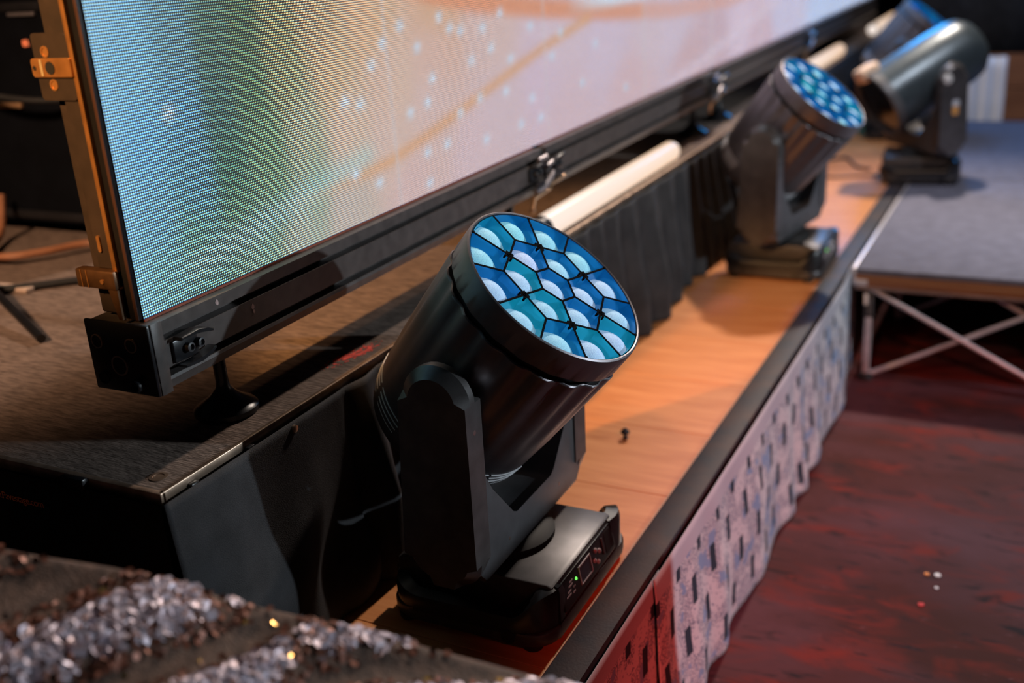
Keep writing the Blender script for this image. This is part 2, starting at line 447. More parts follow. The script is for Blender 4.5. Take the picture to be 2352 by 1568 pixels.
# ------------------------------------------------------------------ video wall
PITCH = 0.00406
CTL = [(1.033, 1.06, (125, 170, 195)), (1.027, 0.923, (120, 170, 200)), (1.03, 0.787, (120, 170, 200)), (1.032, 0.634, (130, 185, 205)), (1.093, 0.971, (105, 150, 175)), (1.09, 0.865, (95, 145, 180)), (1.089, 0.76, (95, 140, 165)), (1.091, 0.661, (110, 160, 165)), (1.181, 0.99, (75, 105, 115)), (1.175, 0.893, (75, 115, 140)), (1.177, 0.79, (72, 112, 130)), (1.165, 0.7, (85, 125, 115)), (1.252, 0.983, (52, 72, 62)), (1.248, 0.888, (48, 72, 66)), (1.257, 0.8, (50, 80, 66)), (1.268, 0.714, (75, 105, 85)), (1.335, 1.006, (55, 72, 52)), (1.334, 0.908, (62, 84, 62)), (1.356, 0.815, (85, 110, 85)), (1.36, 0.735, (95, 120, 98)), (1.295, 0.642, (120, 150, 135)), (1.417, 0.992, (120, 118, 85)), (1.422, 0.909, (128, 130, 98)), (1.449, 0.819, (160, 162, 140)), (1.454, 0.729, (140, 155, 138)), (1.412, 0.647, (165, 172, 160)), (1.511, 0.997, (172, 150, 120)), (1.542, 0.907, (195, 170, 140)), (1.572, 0.797, (205, 182, 165)), (1.546, 0.668, (190, 178, 170)), (1.678, 0.982, (205, 172, 142)), (1.729, 0.867, (208, 180, 165)), (1.707, 0.748, (208, 182, 172)), (1.766, 0.642, (208, 180, 178)), (1.91, 0.978, (205, 166, 138)), (1.896, 0.896, (208, 176, 165)), (1.877, 0.787, (208, 182, 178)), (2.044, 0.665, (208, 184, 190)), (2.122, 0.907, (208, 182, 178)), (2.16, 0.741, (205, 184, 192)), (2.396, 0.777, (205, 184, 200)), (2.513, 0.651, (206, 182, 192)), (2.485, 0.88, (207, 188, 200)), (2.825, 0.812, (205, 188, 205)), (2.985, 0.672, (205, 178, 186)), (3.382, 0.779, (206, 190, 206)), (3.514, 0.682, (196, 168, 176)), (3.865, 0.715, (195, 170, 182)), (4.152, 0.733, (215, 196, 214)), (4.482, 0.667, (205, 180, 195)), (4.849, 0.722, (205, 200, 225)), (5.787, 0.664, (195, 210, 242)), (6.656, 0.629, (195, 210, 242)), (3.179, 0.825, (206, 188, 200))]
RING = [(1.2, 1.25), (1.5, 1.11)] + [(1.76, 1.029), (1.913, 0.993), (2.09, 0.962), (2.414, 0.923), (2.831, 0.881), (3.384, 0.839), (4.03, 0.822), (4.401, 0.834), (4.831, 0.884)]
RIB = [(2.679, 0.889), (2.405, 0.848), (2.169, 0.803), (1.869, 0.744), (1.7, 0.716), (1.554, 0.707), (1.365, 0.705), (1.245, 0.703), (1.156, 0.702)]
RAY = [(3.335, 0.629), (3.709, 0.665), (4.153, 0.717), (4.764, 0.782)]
SPK = [(1.924, 0.961), (1.964, 0.936), (2.104, 0.922), (2.34, 0.904), (1.879, 0.847), (1.854, 0.803), (2.264, 0.689), (2.045, 0.861), (1.837, 0.706), (1.712, 0.933), (1.669, 0.899), (1.777, 0.958), (2.197, 0.775), (2.732, 0.822), (2.949, 0.677), (1.621, 0.836), (1.575, 0.847), (1.583, 0.716), (2.008, 0.927), (2.138, 0.877), (2.229, 0.843), (2.072, 0.779), (2.453, 0.822), (2.33, 0.74), (2.511, 0.873), (1.786, 0.793), (1.917, 0.708), (1.981, 0.761), (2.088, 0.686), (1.835, 0.644), (2.373, 0.686), (1.149, 0.897), (2.635, 0.733), (1.656, 0.684), (2.19, 0.947), (1.832, 0.912)]
def seg_d(p, a, b, ky=1.0):
    ax, ay = a[0] * ky, a[1]; bx, by = b[0] * ky, b[1]; px, py = p[0] * ky, p[1]
    dx, dy = bx - ax, by - ay
    t = max(0, min(1, ((px - ax) * dx + (py - ay) * dy) / (dx * dx + dy * dy)))
    return math.hypot(px - ax - t * dx, py - ay - t * dy), t
CL = [(y, z, lin(c)) for y, z, c in CTL]
def screen_col(y, z):
    sw = 0; c = [0, 0, 0]
    s = 0.05 + 0.05 * max(0, y - 1.3) ** 0.8
    for cy, cz, cc in CL:
        d2 = ((y - cy) / s) ** 2 + ((z - cz) / 0.085) ** 2
        wt = 1.0 / (0.35 + d2) ** 2.4
        sw += wt
        for i in range(3): c[i] += wt * cc[i]
    c = [x / sw for x in c]
    def blend(col, f):
        for i in range(3): c[i] += (col[i] - c[i]) * f
    # glowing ring
    best = 9; bt = 0
    for k in range(len(RING) - 1):
        d, t = seg_d((y, z - 0.016), RING[k], RING[k + 1], 0.6)
        if d < best: best = d; bt = k + t
    f = math.exp(-(best / 0.026) ** 4)
    h_ = max(0.0, min(1.0, (bt - 5.0) / 3.0)); blend(lin((206 + 6 * h_, 140 + 22 * h_, 106 + 42 * h_)), 0.95 * f * (1 if bt < 6.5 else 0.7))
    if z > 0.9 and y > 2.55:
        blend(lin((214, 234, 248)), max(0, min(1, (z - 0.90) / 0.03)) * min(1, (y - 2.55) / 0.3))
    best = 9; bt = 0
    for k in range(len(RIB) - 1):
        d, t = seg_d((y, z), RIB[k], RIB[k + 1], 0.5)
        if d < best: best = d; bt = k + t
    f = math.exp(-(best / (0.0095 + 0.0006 * (8 - bt))) ** 2)
    blend(lin((208, 158, 116)), 0.8 * f * max(0.0, min(1.0, (6.2 - bt) / 1.6)))
    best = min(seg_d((y, z), RAY[k], RAY[k + 1], 0.35)[0] for k in range(3))
    blend(lin((222, 206, 222)), 0.6 * math.exp(-(best / 0.02) ** 2))
    # bright streak low on the left part
    d, t = seg_d((y, z), (1.16, 0.668), (1.62, 0.742), 0.7)
    blend(lin((165, 205, 205)), 0.45 * math.exp(-(d / 0.022) ** 2))
    k_ = max(0.0, min(1.0, (y - 4.3) / 1.2)) * max(0.0, min(1.0, (z - 0.92) / 0.25))
    blend((0.02, 0.26, 0.85), 0.9 * k_)
    for sy, sz in SPK:
        d2 = ((y - sy) / (0.009 + 0.004 * (sy - 1))) ** 2 + ((z - sz) / 0.009) ** 2
        if d2 < 9: blend(lin((208, 232, 252)), 0.85 * math.exp(-d2))
    q = (y - SY0) / SPAN; q = abs(q - round(q)) * SPAN
    if y > 1.3 and q < 0.004: blend(lin((225, 220, 225)), 0.35)
    return c

def screen_mat():
    mt = bpy.data.materials.new('led_pixels'); mt.use_nodes = True; nt = mt.node_tree
    b = nt.nodes['Principled BSDF']; b.inputs['Base Color'].default_value = (0.012, 0.012, 0.014, 1); b.inputs['Roughness'].default_value = 0.55
    at = nn(nt, 'ShaderNodeAttribute', attribute_name='picture')
    tc = nn(nt, 'ShaderNodeTexCoord'); sep = nn(nt, 'ShaderNodeSeparateXYZ'); nt.links.new(tc.outputs['Object'], sep.inputs[0])
    def mth(op, a, b_=None):
        n = nn(nt, 'ShaderNodeMath', operation=op)
        for i, q in enumerate((a, b_)):
            if q is None: continue
            if isinstance(q, (int, float)): n.inputs[i].default_value = q
            else: nt.links.new(q, n.inputs[i])
        return n.outputs[0]
    fy = mth('SUBTRACT', mth('FRACT', mth('DIVIDE', sep.outputs[1], PITCH)), 0.5)
    outs = []
    sc = nn(nt, 'ShaderNodeSeparateColor'); nt.links.new(at.outputs['Color'], sc.inputs[0])
    lum = mth('ADD', mth('MULTIPLY', sc.outputs[1], 0.7), mth('MULTIPLY', sc.outputs[0], 0.3))
    gain = mth('MULTIPLY', mth('ADD', 1.0, mth('MULTIPLY', mth('EXPONENT', mth('MULTIPLY', lum, -7.0)), 2.4)), 3.6)
    for k, off in enumerate((-0.07, 0.0, 0.07)):
        fz = mth('SUBTRACT', mth('FRACT', mth('ADD', mth('DIVIDE', sep.outputs[2], PITCH), off)), 0.5)
        d = mth('SQRT', mth('ADD', mth('MULTIPLY', fy, fy), mth('MULTIPLY', fz, fz)))
        mr = nn(nt, 'ShaderNodeMapRange', interpolation_type='SMOOTHSTEP'); nt.links.new(d, mr.inputs['Value'])
        mr.inputs['From Min'].default_value = 0.09; mr.inputs['From Max'].default_value = 0.43
        mr.inputs['To Min'].default_value = 1.0; mr.inputs['To Max'].default_value = 0.0
        # normalised so that the mean over one pixel is the picture's own level
        outs.append(mth('MULTIPLY', mth('MULTIPLY', mr.outputs[0], gain), sc.outputs[k]))
    cc = nn(nt, 'ShaderNodeCombineColor')
    for k in range(3): nt.links.new(outs[k], cc.inputs[k])
    nt.links.new(cc.outputs[0], b.inputs['Emission Color']); b.inputs['Emission Strength'].default_value = 1.0
    return mt
M['screen'] = screen_mat()
M['frame_brown'] = mat('frame_brown', (0.030, 0.020, 0.016), 0.5, var=0.3, scale=30)
M['frame_gold'] = mat('frame_gold', (0.55, 0.26, 0.09), 0.38, 0.7, var=0.35, scale=25)
M['beam_black'] = mat('beam_black', (0.080, 0.068, 0.064), 0.36, var=0.3, scale=40, bump=0.12, bscale=1400)
M['beam_dark'] = mat('beam_dark', (0.008, 0.008, 0.009), 0.6, var=0.2)
SX, SY0, SZ0, SPAN = -1.14, 1.033, 0.625, 0.69
vw = empty('video_wall', (SX, SY0, 0.4), label='large video wall showing a pale pink picture with an orange ring, on a black base beam', cat='video wall')
def T(o):   # keep world coordinates for parts of the wall
    o.matrix_parent_inverse = vw.matrix_basis.inverted(); return o
bpy.context.view_layer.update()
panel_i = 0
for row in range(2):
    for k in range(9):
        y0 = SY0 + k * SPAN; z0 = SZ0 + row * SPAN
        sy_ = (0.010 if k < 3 else 0.023) if row == 0 else 0.069
        n = int(round(SPAN / sy_)) + 1; nz = int(round(SPAN / (0.010 if row == 0 else 0.069))) + 1
        g = 0.0001
        vs = []; fs = []; cols = []
        for j in range(nz):
            for i in range(n):
                y = y0 + g + (SPAN - 2 * g) * i / (n - 1); z = z0 + g + (SPAN - 2 * g) * j / (nz - 1)
                vs.append((SX, y, z)); cols.append(screen_col(y, z))
        for j in range(nz - 1):
            for i in range(n - 1):
                a = j * n + i; fs.append((a, a + 1, a + n + 1, a + n))
        # thin side walls of the module
        base = len(vs)
        for y, z in ((y0 + g, z0 + g), (y0 + SPAN - g, z0 + g), (y0 + SPAN - g, z0 + SPAN - g), (y0 + g, z0 + SPAN - g)):
            vs.append((SX, y, z)); vs.append((SX - 0.018, y, z)); cols += [(0, 0, 0)] * 2
        for q in range(4):
            a = base + 2 * q; c = base + 2 * ((q + 1) % 4); fs.append((a, c, c + 1, a + 1))
        fs.append((base + 1, base + 3, base + 5, base + 7))
        me = bpy.data.meshes.new('led_panel'); me.from_pydata(vs, [], fs); me.materials.append(M['screen'])
        ca = me.attributes.new('picture', 'FLOAT_COLOR', 'POINT')
        flat = []
        for c in cols: flat += [c[0], c[1], c[2], 1.0]
        ca.data.foreach_set('color', flat)
        o = bpy.data.objects.new('led_panel', me); COL.objects.link(o); o.parent = vw; T(o)
        # cabinet behind the panel
        cb = MB(); cb.box(SX - 0.085, SX - 0.0185, y0 + 0.002, y0 + SPAN - 0.002, z0 + 0.002, z0 + SPAN - 0.002, 0.003, 1)
        T(cb.build('cabinet', M['frame_brown'], vw, smooth=False))
# exposed near side of the wall: gasket, bright flange, web plate, latch tab, corner bracket
T(MB().box(-1.1595, -1.1415, 1.026, 1.0325, 0.625, 2.0, 0.001).build('gasket', M['black_gloss'], vw))
T(MB().box(-1.1475, -1.1415, 1.0245, 1.026, 0.625, 2.0, 0.0005).build('panel_lip', mat('panel_lip', (0.06, 0.03, 0.025), 0.4, var=0.2), vw))
T(MB().box(-1.1685, -1.1605, 1.020, 1.0325, 0.625, 2.0, 0.001).build('flange', M['frame_gold'], vw))
mbw = MB(); mbw.prism([(-1.199, 0.70), (-1.169, 0.70), (-1.169, 2.0), (-1.199, 2.0)], 'y', 1.024, 1.032, 0.001, 1)
T(mbw.build('web_plate', M['frame_brown'], vw, smooth=False))
mbw = MB(); mbw.prism(rrect(-1.236, -1.169, 0.934, 1.022, 0.006, 3), 'y', 1.021, 1.0235, 0.0006, 1)
pl = T(mbw.build('cover_plate', M['frame_brown'], vw, smooth=False))
for (x, z) in ((-1.213, 0.998), (-1.208, 0.955)):
    mb = MB(); mb.lathe([(0.0075, 0), (0.0075, 0.0012), (0.0052, 0.0012), (0.0052, 0.0002)], 20, Matrix.Translation((x, 1.0212, z)) @ Matrix.Rotation(PI / 2, 4, 'X'))
    o = mb.build('slot_rim', M['frame_gold'], pl)
mbt = MB(); mbt.prism(rrect(-1.240, -1.166, 0.965, 0.990, (0.002, 0.005, 0.005, 0.002), 4), 'y', 1.0165, 1.0205, 0.001, 1)
tab = T(mbt.build('latch_tab', M['frame_gold'], vw))
for (x, r, mm) in ((-1.204, 0.0085, 'beam_dark'), (-1.2335, 0.003, 'beam_dark')):
    o = MB().lathe([(r, 0), (r, 0.0008)], 20, Matrix.Translation((x, 1.0165, 0.9775)) @ Matrix.Rotation(PI / 2, 4, 'X')).build('tab_hole', M[mm], tab)
o = MB().box(-1.222, -1.2175, 1.0155, 1.0168, 0.967, 0.9885).build('tab_stripe', mat('pale_brass', (0.8, 0.66, 0.4), 0.35, 0.6, var=0.2), tab)
mbt = MB(); mbt.box(-1.236, -1.1605, 1.012, 1.03, 0.672, 0.700, 0.003)
mbt.prism([(-1.178, 0.672), (-1.1605, 0.672), (-1.1605, 0.628), (-1.168, 0.628)], 'y', 1.014, 1.03)
br = T(mbt.build('corner_bracket', mat('bronze_bracket', (0.16, 0.085, 0.045), 0.4, 0.7, var=0.4, scale=40), vw))
o = MB().lathe([(0.0035, 0), (0.0035, 0.002)], 14, Matrix.Translation((-1.184, 1.0125, 0.684)) @ Matrix.Rotation(PI / 2, 4, 'X')).build('rivet', M['frame_gold'], br)
for x in (-1.224, -1.213):
    o = MB().box(x - 0.0008, x + 0.0008, 1.0112, 1.0125, 0.673, 0.699).build('seam', M['frame_gold'], br)
mbt = MB(); mbt.prism(rrect(-1.1905, -1.1845, 0.724, 0.748, 0.0029, 3), 'y', 1.0215, 1.0242)
T(mbt.build('slot_rim', M['frame_gold'], vw))

# base beam segments
FX = -1.12
prof = [(FX - 0.016, 0.6205), (FX, 0.6205), (FX, 0.602), (FX - 0.018, 0.601), (FX - 0.018, 0.592), (FX, 0.590),
        (FX, 0.549), (FX - 0.018, 0.547), (FX - 0.018, 0.538), (FX, 0.536), (FX + 0.001, 0.531), (FX - 0.004, 0.517), (FX - 0.010, 0.515), (FX - 0.115, 0.515), (FX - 0.12, 0.520), (FX - 0.12, 0.617), (FX - 0.115, 0.6205)]
segs = [(1.020, 2.315), (2.345, 3.76), (3.79, 5.28), (5.31, 7.25)]
beams = []
for a, b in segs:
    mb = MB(); mb.prism(prof, 'y', a, b); bo = T(mb.build('base_beam', M['beam_black'], vw, angle=25)); beams.append(bo)
def sub(o):
    return o
M['lip_red'] = mat('lip_red', (0.30, 0.07, 0.035), 0.5, var=0.2)
for a, b in segs:
    T(MB().box(SX - 0.002, SX + 0.0012, max(a, SY0), b, 0.6212, 0.6246).build('bottom_lip', M['lip_red'], vw, smooth=False))
# near end cap with its holes
cap = MB(); cap.box(-1.243, -1.118, 1.0135, 1.0205, 0.513, 0.6225, 0.003)
capo = sub(cap.build('end_cap', M['black_gloss'], beams[0]))
cap = MB(); cap.box(-1.1225, -1.1175, 1.0205, 1.042, 0.513, 0.6225, 0.0012)
sub(cap.build('end_flange', M['beam_black'], beams[0]))
M['cap_rim'] = mat('cap_rim', (0.65, 0.48, 0.36), 0.35, 0.8, var=0.2)
for (x, z, r) in ((-1.222, 0.590, 0.011), (-1.155, 0.590, 0.011), (-1.185, 0.556, 0.0155), (-1.222, 0.532, 0.010)):
    mb = MB(); mb.lathe([(r, 0), (r, 0.0016), (r * 0.86, 0.0016), (r * 0.86, 0.0003)], 28, Matrix.Translation((x, 1.0136, z)) @ Matrix.Rotation(PI / 2, 4, 'X'))
    sub(mb.build('cap_hole', M['cap_rim'] if r > 0.0105 else M['black_gloss'], beams[0]))
    mb = MB(); mb.lathe([(r * 0.86, 0), (r * 0.86, 0.0009)], 28, Matrix.Translation((x, 1.0136, z)) @ Matrix.Rotation(PI / 2, 4, 'X'))
    sub(mb.build('hole_recess', M['beam_dark'], beams[0]))
mb = MB(); mb.lathe([(0.010, 0), (0.010, 0.012), (0.0085, 0.0135), (0.006, 0.0135), (0.006, 0.008)], 24, Matrix.Translation((-1.150, 1.0136, 0.531)) @ Matrix.Rotation(PI / 2, 4, 'X'))
sub(mb.build('locking_knob', M['black_gloss'], beams[0]))
# hook latch on the front face, near end
def latch(yc, par, flip=1, open_=False, metal='black_gloss'):
    f = lambda d: yc + flip * d
    mb = MB()
    a, b = sorted((f(-0.022), f(0.028)))
    mb.box(FX, FX + 0.006, a, b, 0.552, 0.586, 0.002)
    sub(mb.build('latch_plate', M[metal], par))
    # two jaws
    for s in (1, -1):
        z = 0.5695 + s * 0.0175
        pts = [(f(-0.020), z + s * 0.001), (f(0.0), z + s * 0.003), (f(0.018), z + s * 0.001), (f(0.036), z - s * 0.003), (f(0.047), z - s * 0.006), (f(0.049), z - s * 0.002), (f(0.036), z + s * 0.003), (f(0.016), z + s * 0.008), (f(-0.018), z + s * 0.006)]
        if flip * s < 0: pts = pts[::-1]
        mb = MB(); mb.prism(pts, 'x', FX + 0.004, FX + 0.022, 0.0012, 1)
        sub(mb.build('latch_jaw', M[metal], par))
    for d in (0.004, 0.026):
        mb = MB(); mb.lathe([(0.0072, 0), (0.0072, 0.010), (0.0048, 0.011), (0.0044, 0.006)], 20, Matrix.Translation((FX + 0.005, f(d), 0.5695)) @ Matrix.Rotation(PI / 2, 4, 'Y'))
        sub(mb.build('latch_pin', M['screw'] if metal != 'black_gloss' else M['dark_grey'], par))
latch(1.075, beams[0])
M['clamp_grey'] = mat('clamp_grey', (0.34, 0.31, 0.33), 0.38, 0.6, var=0.3, scale=60)
for bi, yj in ((0, 2.33), (1, 3.775), (2, 5.295)):
    par = beams[bi]
    mb = MB(); mb.box(-1.235, -1.124, yj - 0.013, yj + 0.013, 0.52, 0.617, 0.003); sub(mb.build('joint_block', M['beam_dark'], par))
    latch(yj - 0.065, par, 1, metal='black_gloss'); latch(yj + 0.075, par, -1, metal='black_gloss')
    mb = MB(); mb.tube([(FX + 0.012, yj - 0.075, 0.528), (FX + 0.016, yj - 0.03, 0.534), (FX + 0.018, yj + 0.005, 0.552), (FX + 0.016, yj + 0.02, 0.56)], [0.007, 0.008, 0.008, 0.006], 10); sub(mb.build('clamp_lever', M['clamp_grey'], par))
    mb = MB(); mb.tube([(FX + 0.012, yj - 0.05, 0.600), (FX + 0.014, yj - 0.01, 0.602)], 0.006, 10); mb.tube([(FX + 0.014, yj - 0.01, 0.577), (FX + 0.014, yj + 0.022, 0.583)], 0.006, 10); sub(mb.build('clamp_bolt', M['clamp_grey'], par))
    mb = MB(); mb.tube([(FX + 0.006, yj - 0.085, 0.490), (FX + 0.008, yj - 0.080, 0.502), (FX + 0.010, yj - 0.078, 0.514), (FX + 0.012, yj - 0.03, 0.518), (FX + 0.012, yj + 0.005, 0.520), (FX + 0.012, yj + 0.012, 0.530), (FX + 0.012, yj + 0.09, 0.534)], 0.0045, 8)
    mb.lathe([(0.004, -0.008), (0.007, -0.004), (0.007, 0.003), (0.003, 0.006)], 12, Matrix.Translation((FX + 0.006, yj - 0.085, 0.487)))
    sub(mb.build('safety_pin', mat('brass_pin%d' % bi, (0.55, 0.34, 0.2), 0.4, 0.7, var=0.2), par))
# chipped paint spots
for (y, z, r) in ((1.160, 0.6105, 0.0042), (1.237, 0.578, 0.004), (1.238, 0.570, 0.0032)):
    pts = [(y + r * (0.6 + 0.6 * vnoise(k * 1.3, y * 10)) * math.cos(2 * PI * k / 11), z + 1.2 * r * (0.6 + 0.6 * vnoise(k * 1.7, z * 20)) * math.sin(2 * PI * k / 11)) for k in range(11)]
    mb = MB(); mb.prism(pts, 'x', FX - 0.0002, FX + 0.0004); sub(mb.build('paint_chip', mat('bare_primer', (0.5, 0.35, 0.33), 0.6, var=0.3, scale=300), beams[0], smooth=False))
# levelling feet
for (y, par) in ((1.204, 0), (2.25, 0), (3.70, 1), (4.02, 2), (5.22, 2)):
    mb = MB(); mb.lathe([(0.050, 0.4), (0.0525, 0.403), (0.0525, 0.411), (0.049, 0.415), (0.036, 0.422), (0.022, 0.433), (0.0125, 0.446), (0.0105, 0.456), (0.0105, 0.516)], 40, Matrix.Translation((-1.18, y, 0)))
    T(mb.build('levelling_foot', M['black_gloss'], vw))

# ------------------------------------------------------------------ glowing tubes on the platform edge
def tube_light(y0, y1, label, x=-1.108):
    r = 0.031
    t = empty('tube_light', (x, y0, 0.4), label=label, cat='tube light', group='glowing tube lights along the platform edge')
    prof = [(0.0005, 0.0), (r * 0.5, 0.003), (r * 0.85, 0.010), (r, 0.024), (r, y1 - y0 - 0.028), (r * 0.87, y1 - y0 - 0.012), (r * 0.5, y1 - y0 - 0.002), (0.0005, y1 - y0)]
    mb = MB(); mb.lathe(prof, 32, Matrix.Translation((0, 0, r + 0.003)) @ Matrix.Rotation(-PI / 2, 4, 'X'))
    mb.build('diffuser', M['tube'], t)
    mb = MB(); mb.lathe([(r + 0.0006, 0.02), (r + 0.0006, 0.06)], 32, Matrix.Translation((0, 0, r + 0.003)) @ Matrix.Rotation(-PI / 2, 4, 'X'), cap0=False, cap1=False)
    mb.build('end_collar', M['black_gloss'], t)
    return t
def tube_mat():
    mt = bpy.data.materials.new('tube_glow'); mt.use_nodes = True; nt = mt.node_tree; b = nt.nodes['Principled BSDF']
    b.inputs['Base Color'].default_value = (0.12, 0.11, 0.10, 1); b.inputs['Roughness'].default_value = 0.35
    lw = nn(nt, 'ShaderNodeLayerWeight'); lw.inputs['Blend'].default_value = 0.22
    mx = nn(nt, 'ShaderNodeMix', data_type='RGBA'); nt.links.new(lw.outputs['Facing'], mx.inputs[0])
    mx.inputs[6].default_value = (0.86, 0.77, 0.72, 1); mx.inputs[7].default_value = (0.72, 0.40, 0.17, 1)
    nt.links.new(mx.outputs[2], b.inputs['Emission Color']); b.inputs['Emission Strength'].default_value = 1.12; b.inputs['Specular IOR Level'].default_value = 0.1
    return mt
M['tube'] = tube_mat()
tube_light(2.22, 3.27, 'long glowing warm white tube behind the nearest moving head')
tube_light(5.00, 6.05, 'glowing warm white tube behind the head of the second moving head')
tube_light(7.05, 7.95, 'small glowing tube far off, under the end of the video wall')

# ------------------------------------------------------------------ moving heads
def cup_mat():
    mt = bpy.data.materials.new('cup_reflected_blue'); mt.use_nodes = True; nt = mt.node_tree; b = nt.nodes['Principled BSDF']  # blue light reflected from the screen is put into colour and glow
    oi = nn(nt, 'ShaderNodeObjectInfo'); cr = nn(nt, 'ShaderNodeValToRGB')
    cr.color_ramp.elements[0].color = (0.004, 0.16, 0.42, 1); cr.color_ramp.elements[1].color = (0.01, 0.36, 0.48, 1)
    e = cr.color_ramp.elements.new(0.65); e.color = (0.006, 0.19, 0.46, 1)
    nt.links.new(oi.outputs['Random'], cr.inputs[0])
    tc = nn(nt, 'ShaderNodeTexCoord'); no = nn(nt, 'ShaderNodeTexNoise'); no.inputs['Scale'].default_value = 40
    nt.links.new(tc.outputs['Object'], no.inputs['Vector'])
    bp = nn(nt, 'ShaderNodeBump'); bp.inputs['Strength'].default_value = 0.15; bp.inputs['Distance'].default_value = 0.002
    nt.links.new(no.outputs['Fac'], bp.inputs['Height']); nt.links.new(bp.outputs[0], b.inputs['Normal'])
    nt.links.new(cr.outputs[0], b.inputs['Base Color']); b.inputs['Roughness'].default_value = 0.2; b.inputs['Metallic'].default_value = 0.65
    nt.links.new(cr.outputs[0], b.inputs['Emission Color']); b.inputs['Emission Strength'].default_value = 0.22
    return mt
def lens_mat():
    mt = bpy.data.materials.new('frosted_lens'); mt.use_nodes = True; nt = mt.node_tree; b = nt.nodes['Principled BSDF']
    tc = nn(nt, 'ShaderNodeTexCoord'); no = nn(nt, 'ShaderNodeTexNoise'); no.inputs['Scale'].default_value = 1400; no.inputs['Detail'].default_value = 2
    nt.links.new(tc.outputs['Object'], no.inputs['Vector'])
    oi = nn(nt, 'ShaderNodeObjectInfo'); cr = nn(nt, 'ShaderNodeValToRGB')
    cr.color_ramp.elements[0].color = (0.22, 0.66, 0.80, 1); cr.color_ramp.elements[1].color = (0.48, 0.60, 0.90, 1)
    nt.links.new(oi.outputs['Random'], cr.inputs[0])
    mx = nn(nt, 'ShaderNodeMix', data_type='RGBA', blend_type='MULTIPLY'); mx.inputs[0].default_value = 1.0
    rp = nn(nt, 'ShaderNodeMapRange'); rp.inputs['From Min'].default_value = 0.35; rp.inputs['From Max'].default_value = 0.65; rp.inputs['To Min'].default_value = 0.55; rp.inputs['To Max'].default_value = 1.15
    nt.links.new(no.outputs['Fac'], rp.inputs['Value'])
    nt.links.new(cr.outputs[0], mx.inputs[6]); nt.links.new(rp.outputs[0], mx.inputs[7])
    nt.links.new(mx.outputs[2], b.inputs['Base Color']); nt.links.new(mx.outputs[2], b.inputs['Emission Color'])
    b.inputs['Emission Strength'].default_value = 0.46; b.inputs['Roughness'].default_value = 0.6; b.inputs['Specular IOR Level'].default_value = 0.2  # reflected blue light put into the lens as its own glow
    return mt
M['cup'] = cup_mat(); M['lens'] = lens_mat()

def clip_poly(poly, nx, ny, d):
    out = []
    n = len(poly)
    for i in range(n):
        a, b = poly[i], poly[(i + 1) % n]
        da = a[0] * nx + a[1] * ny - d; db = b[0] * nx + b[1] * ny - d
        if da <= 0: out.append(a)
        if (da < 0 < db) or (db < 0 < da):
            t = da / (da - db); out.append((a[0] + t * (b[0] - a[0]), a[1] + t * (b[1] - a[1])))
    return out

HR = 0.1555
def lens_sites():
    s = [(0.0, 0.0)]
    for k in range(6): s.append((0.062 * math.cos(math.radians(50 + 60 * k)), 0.062 * math.sin(math.radians(50 + 60 * k))))
    for k in range(12): s.append((0.118 * math.cos(math.radians(5 + 30 * k)), 0.118 * math.sin(math.radians(5 + 30 * k))))
    return s
BOSS = [math.radians(20 + 60 * k) for k in range(6)]

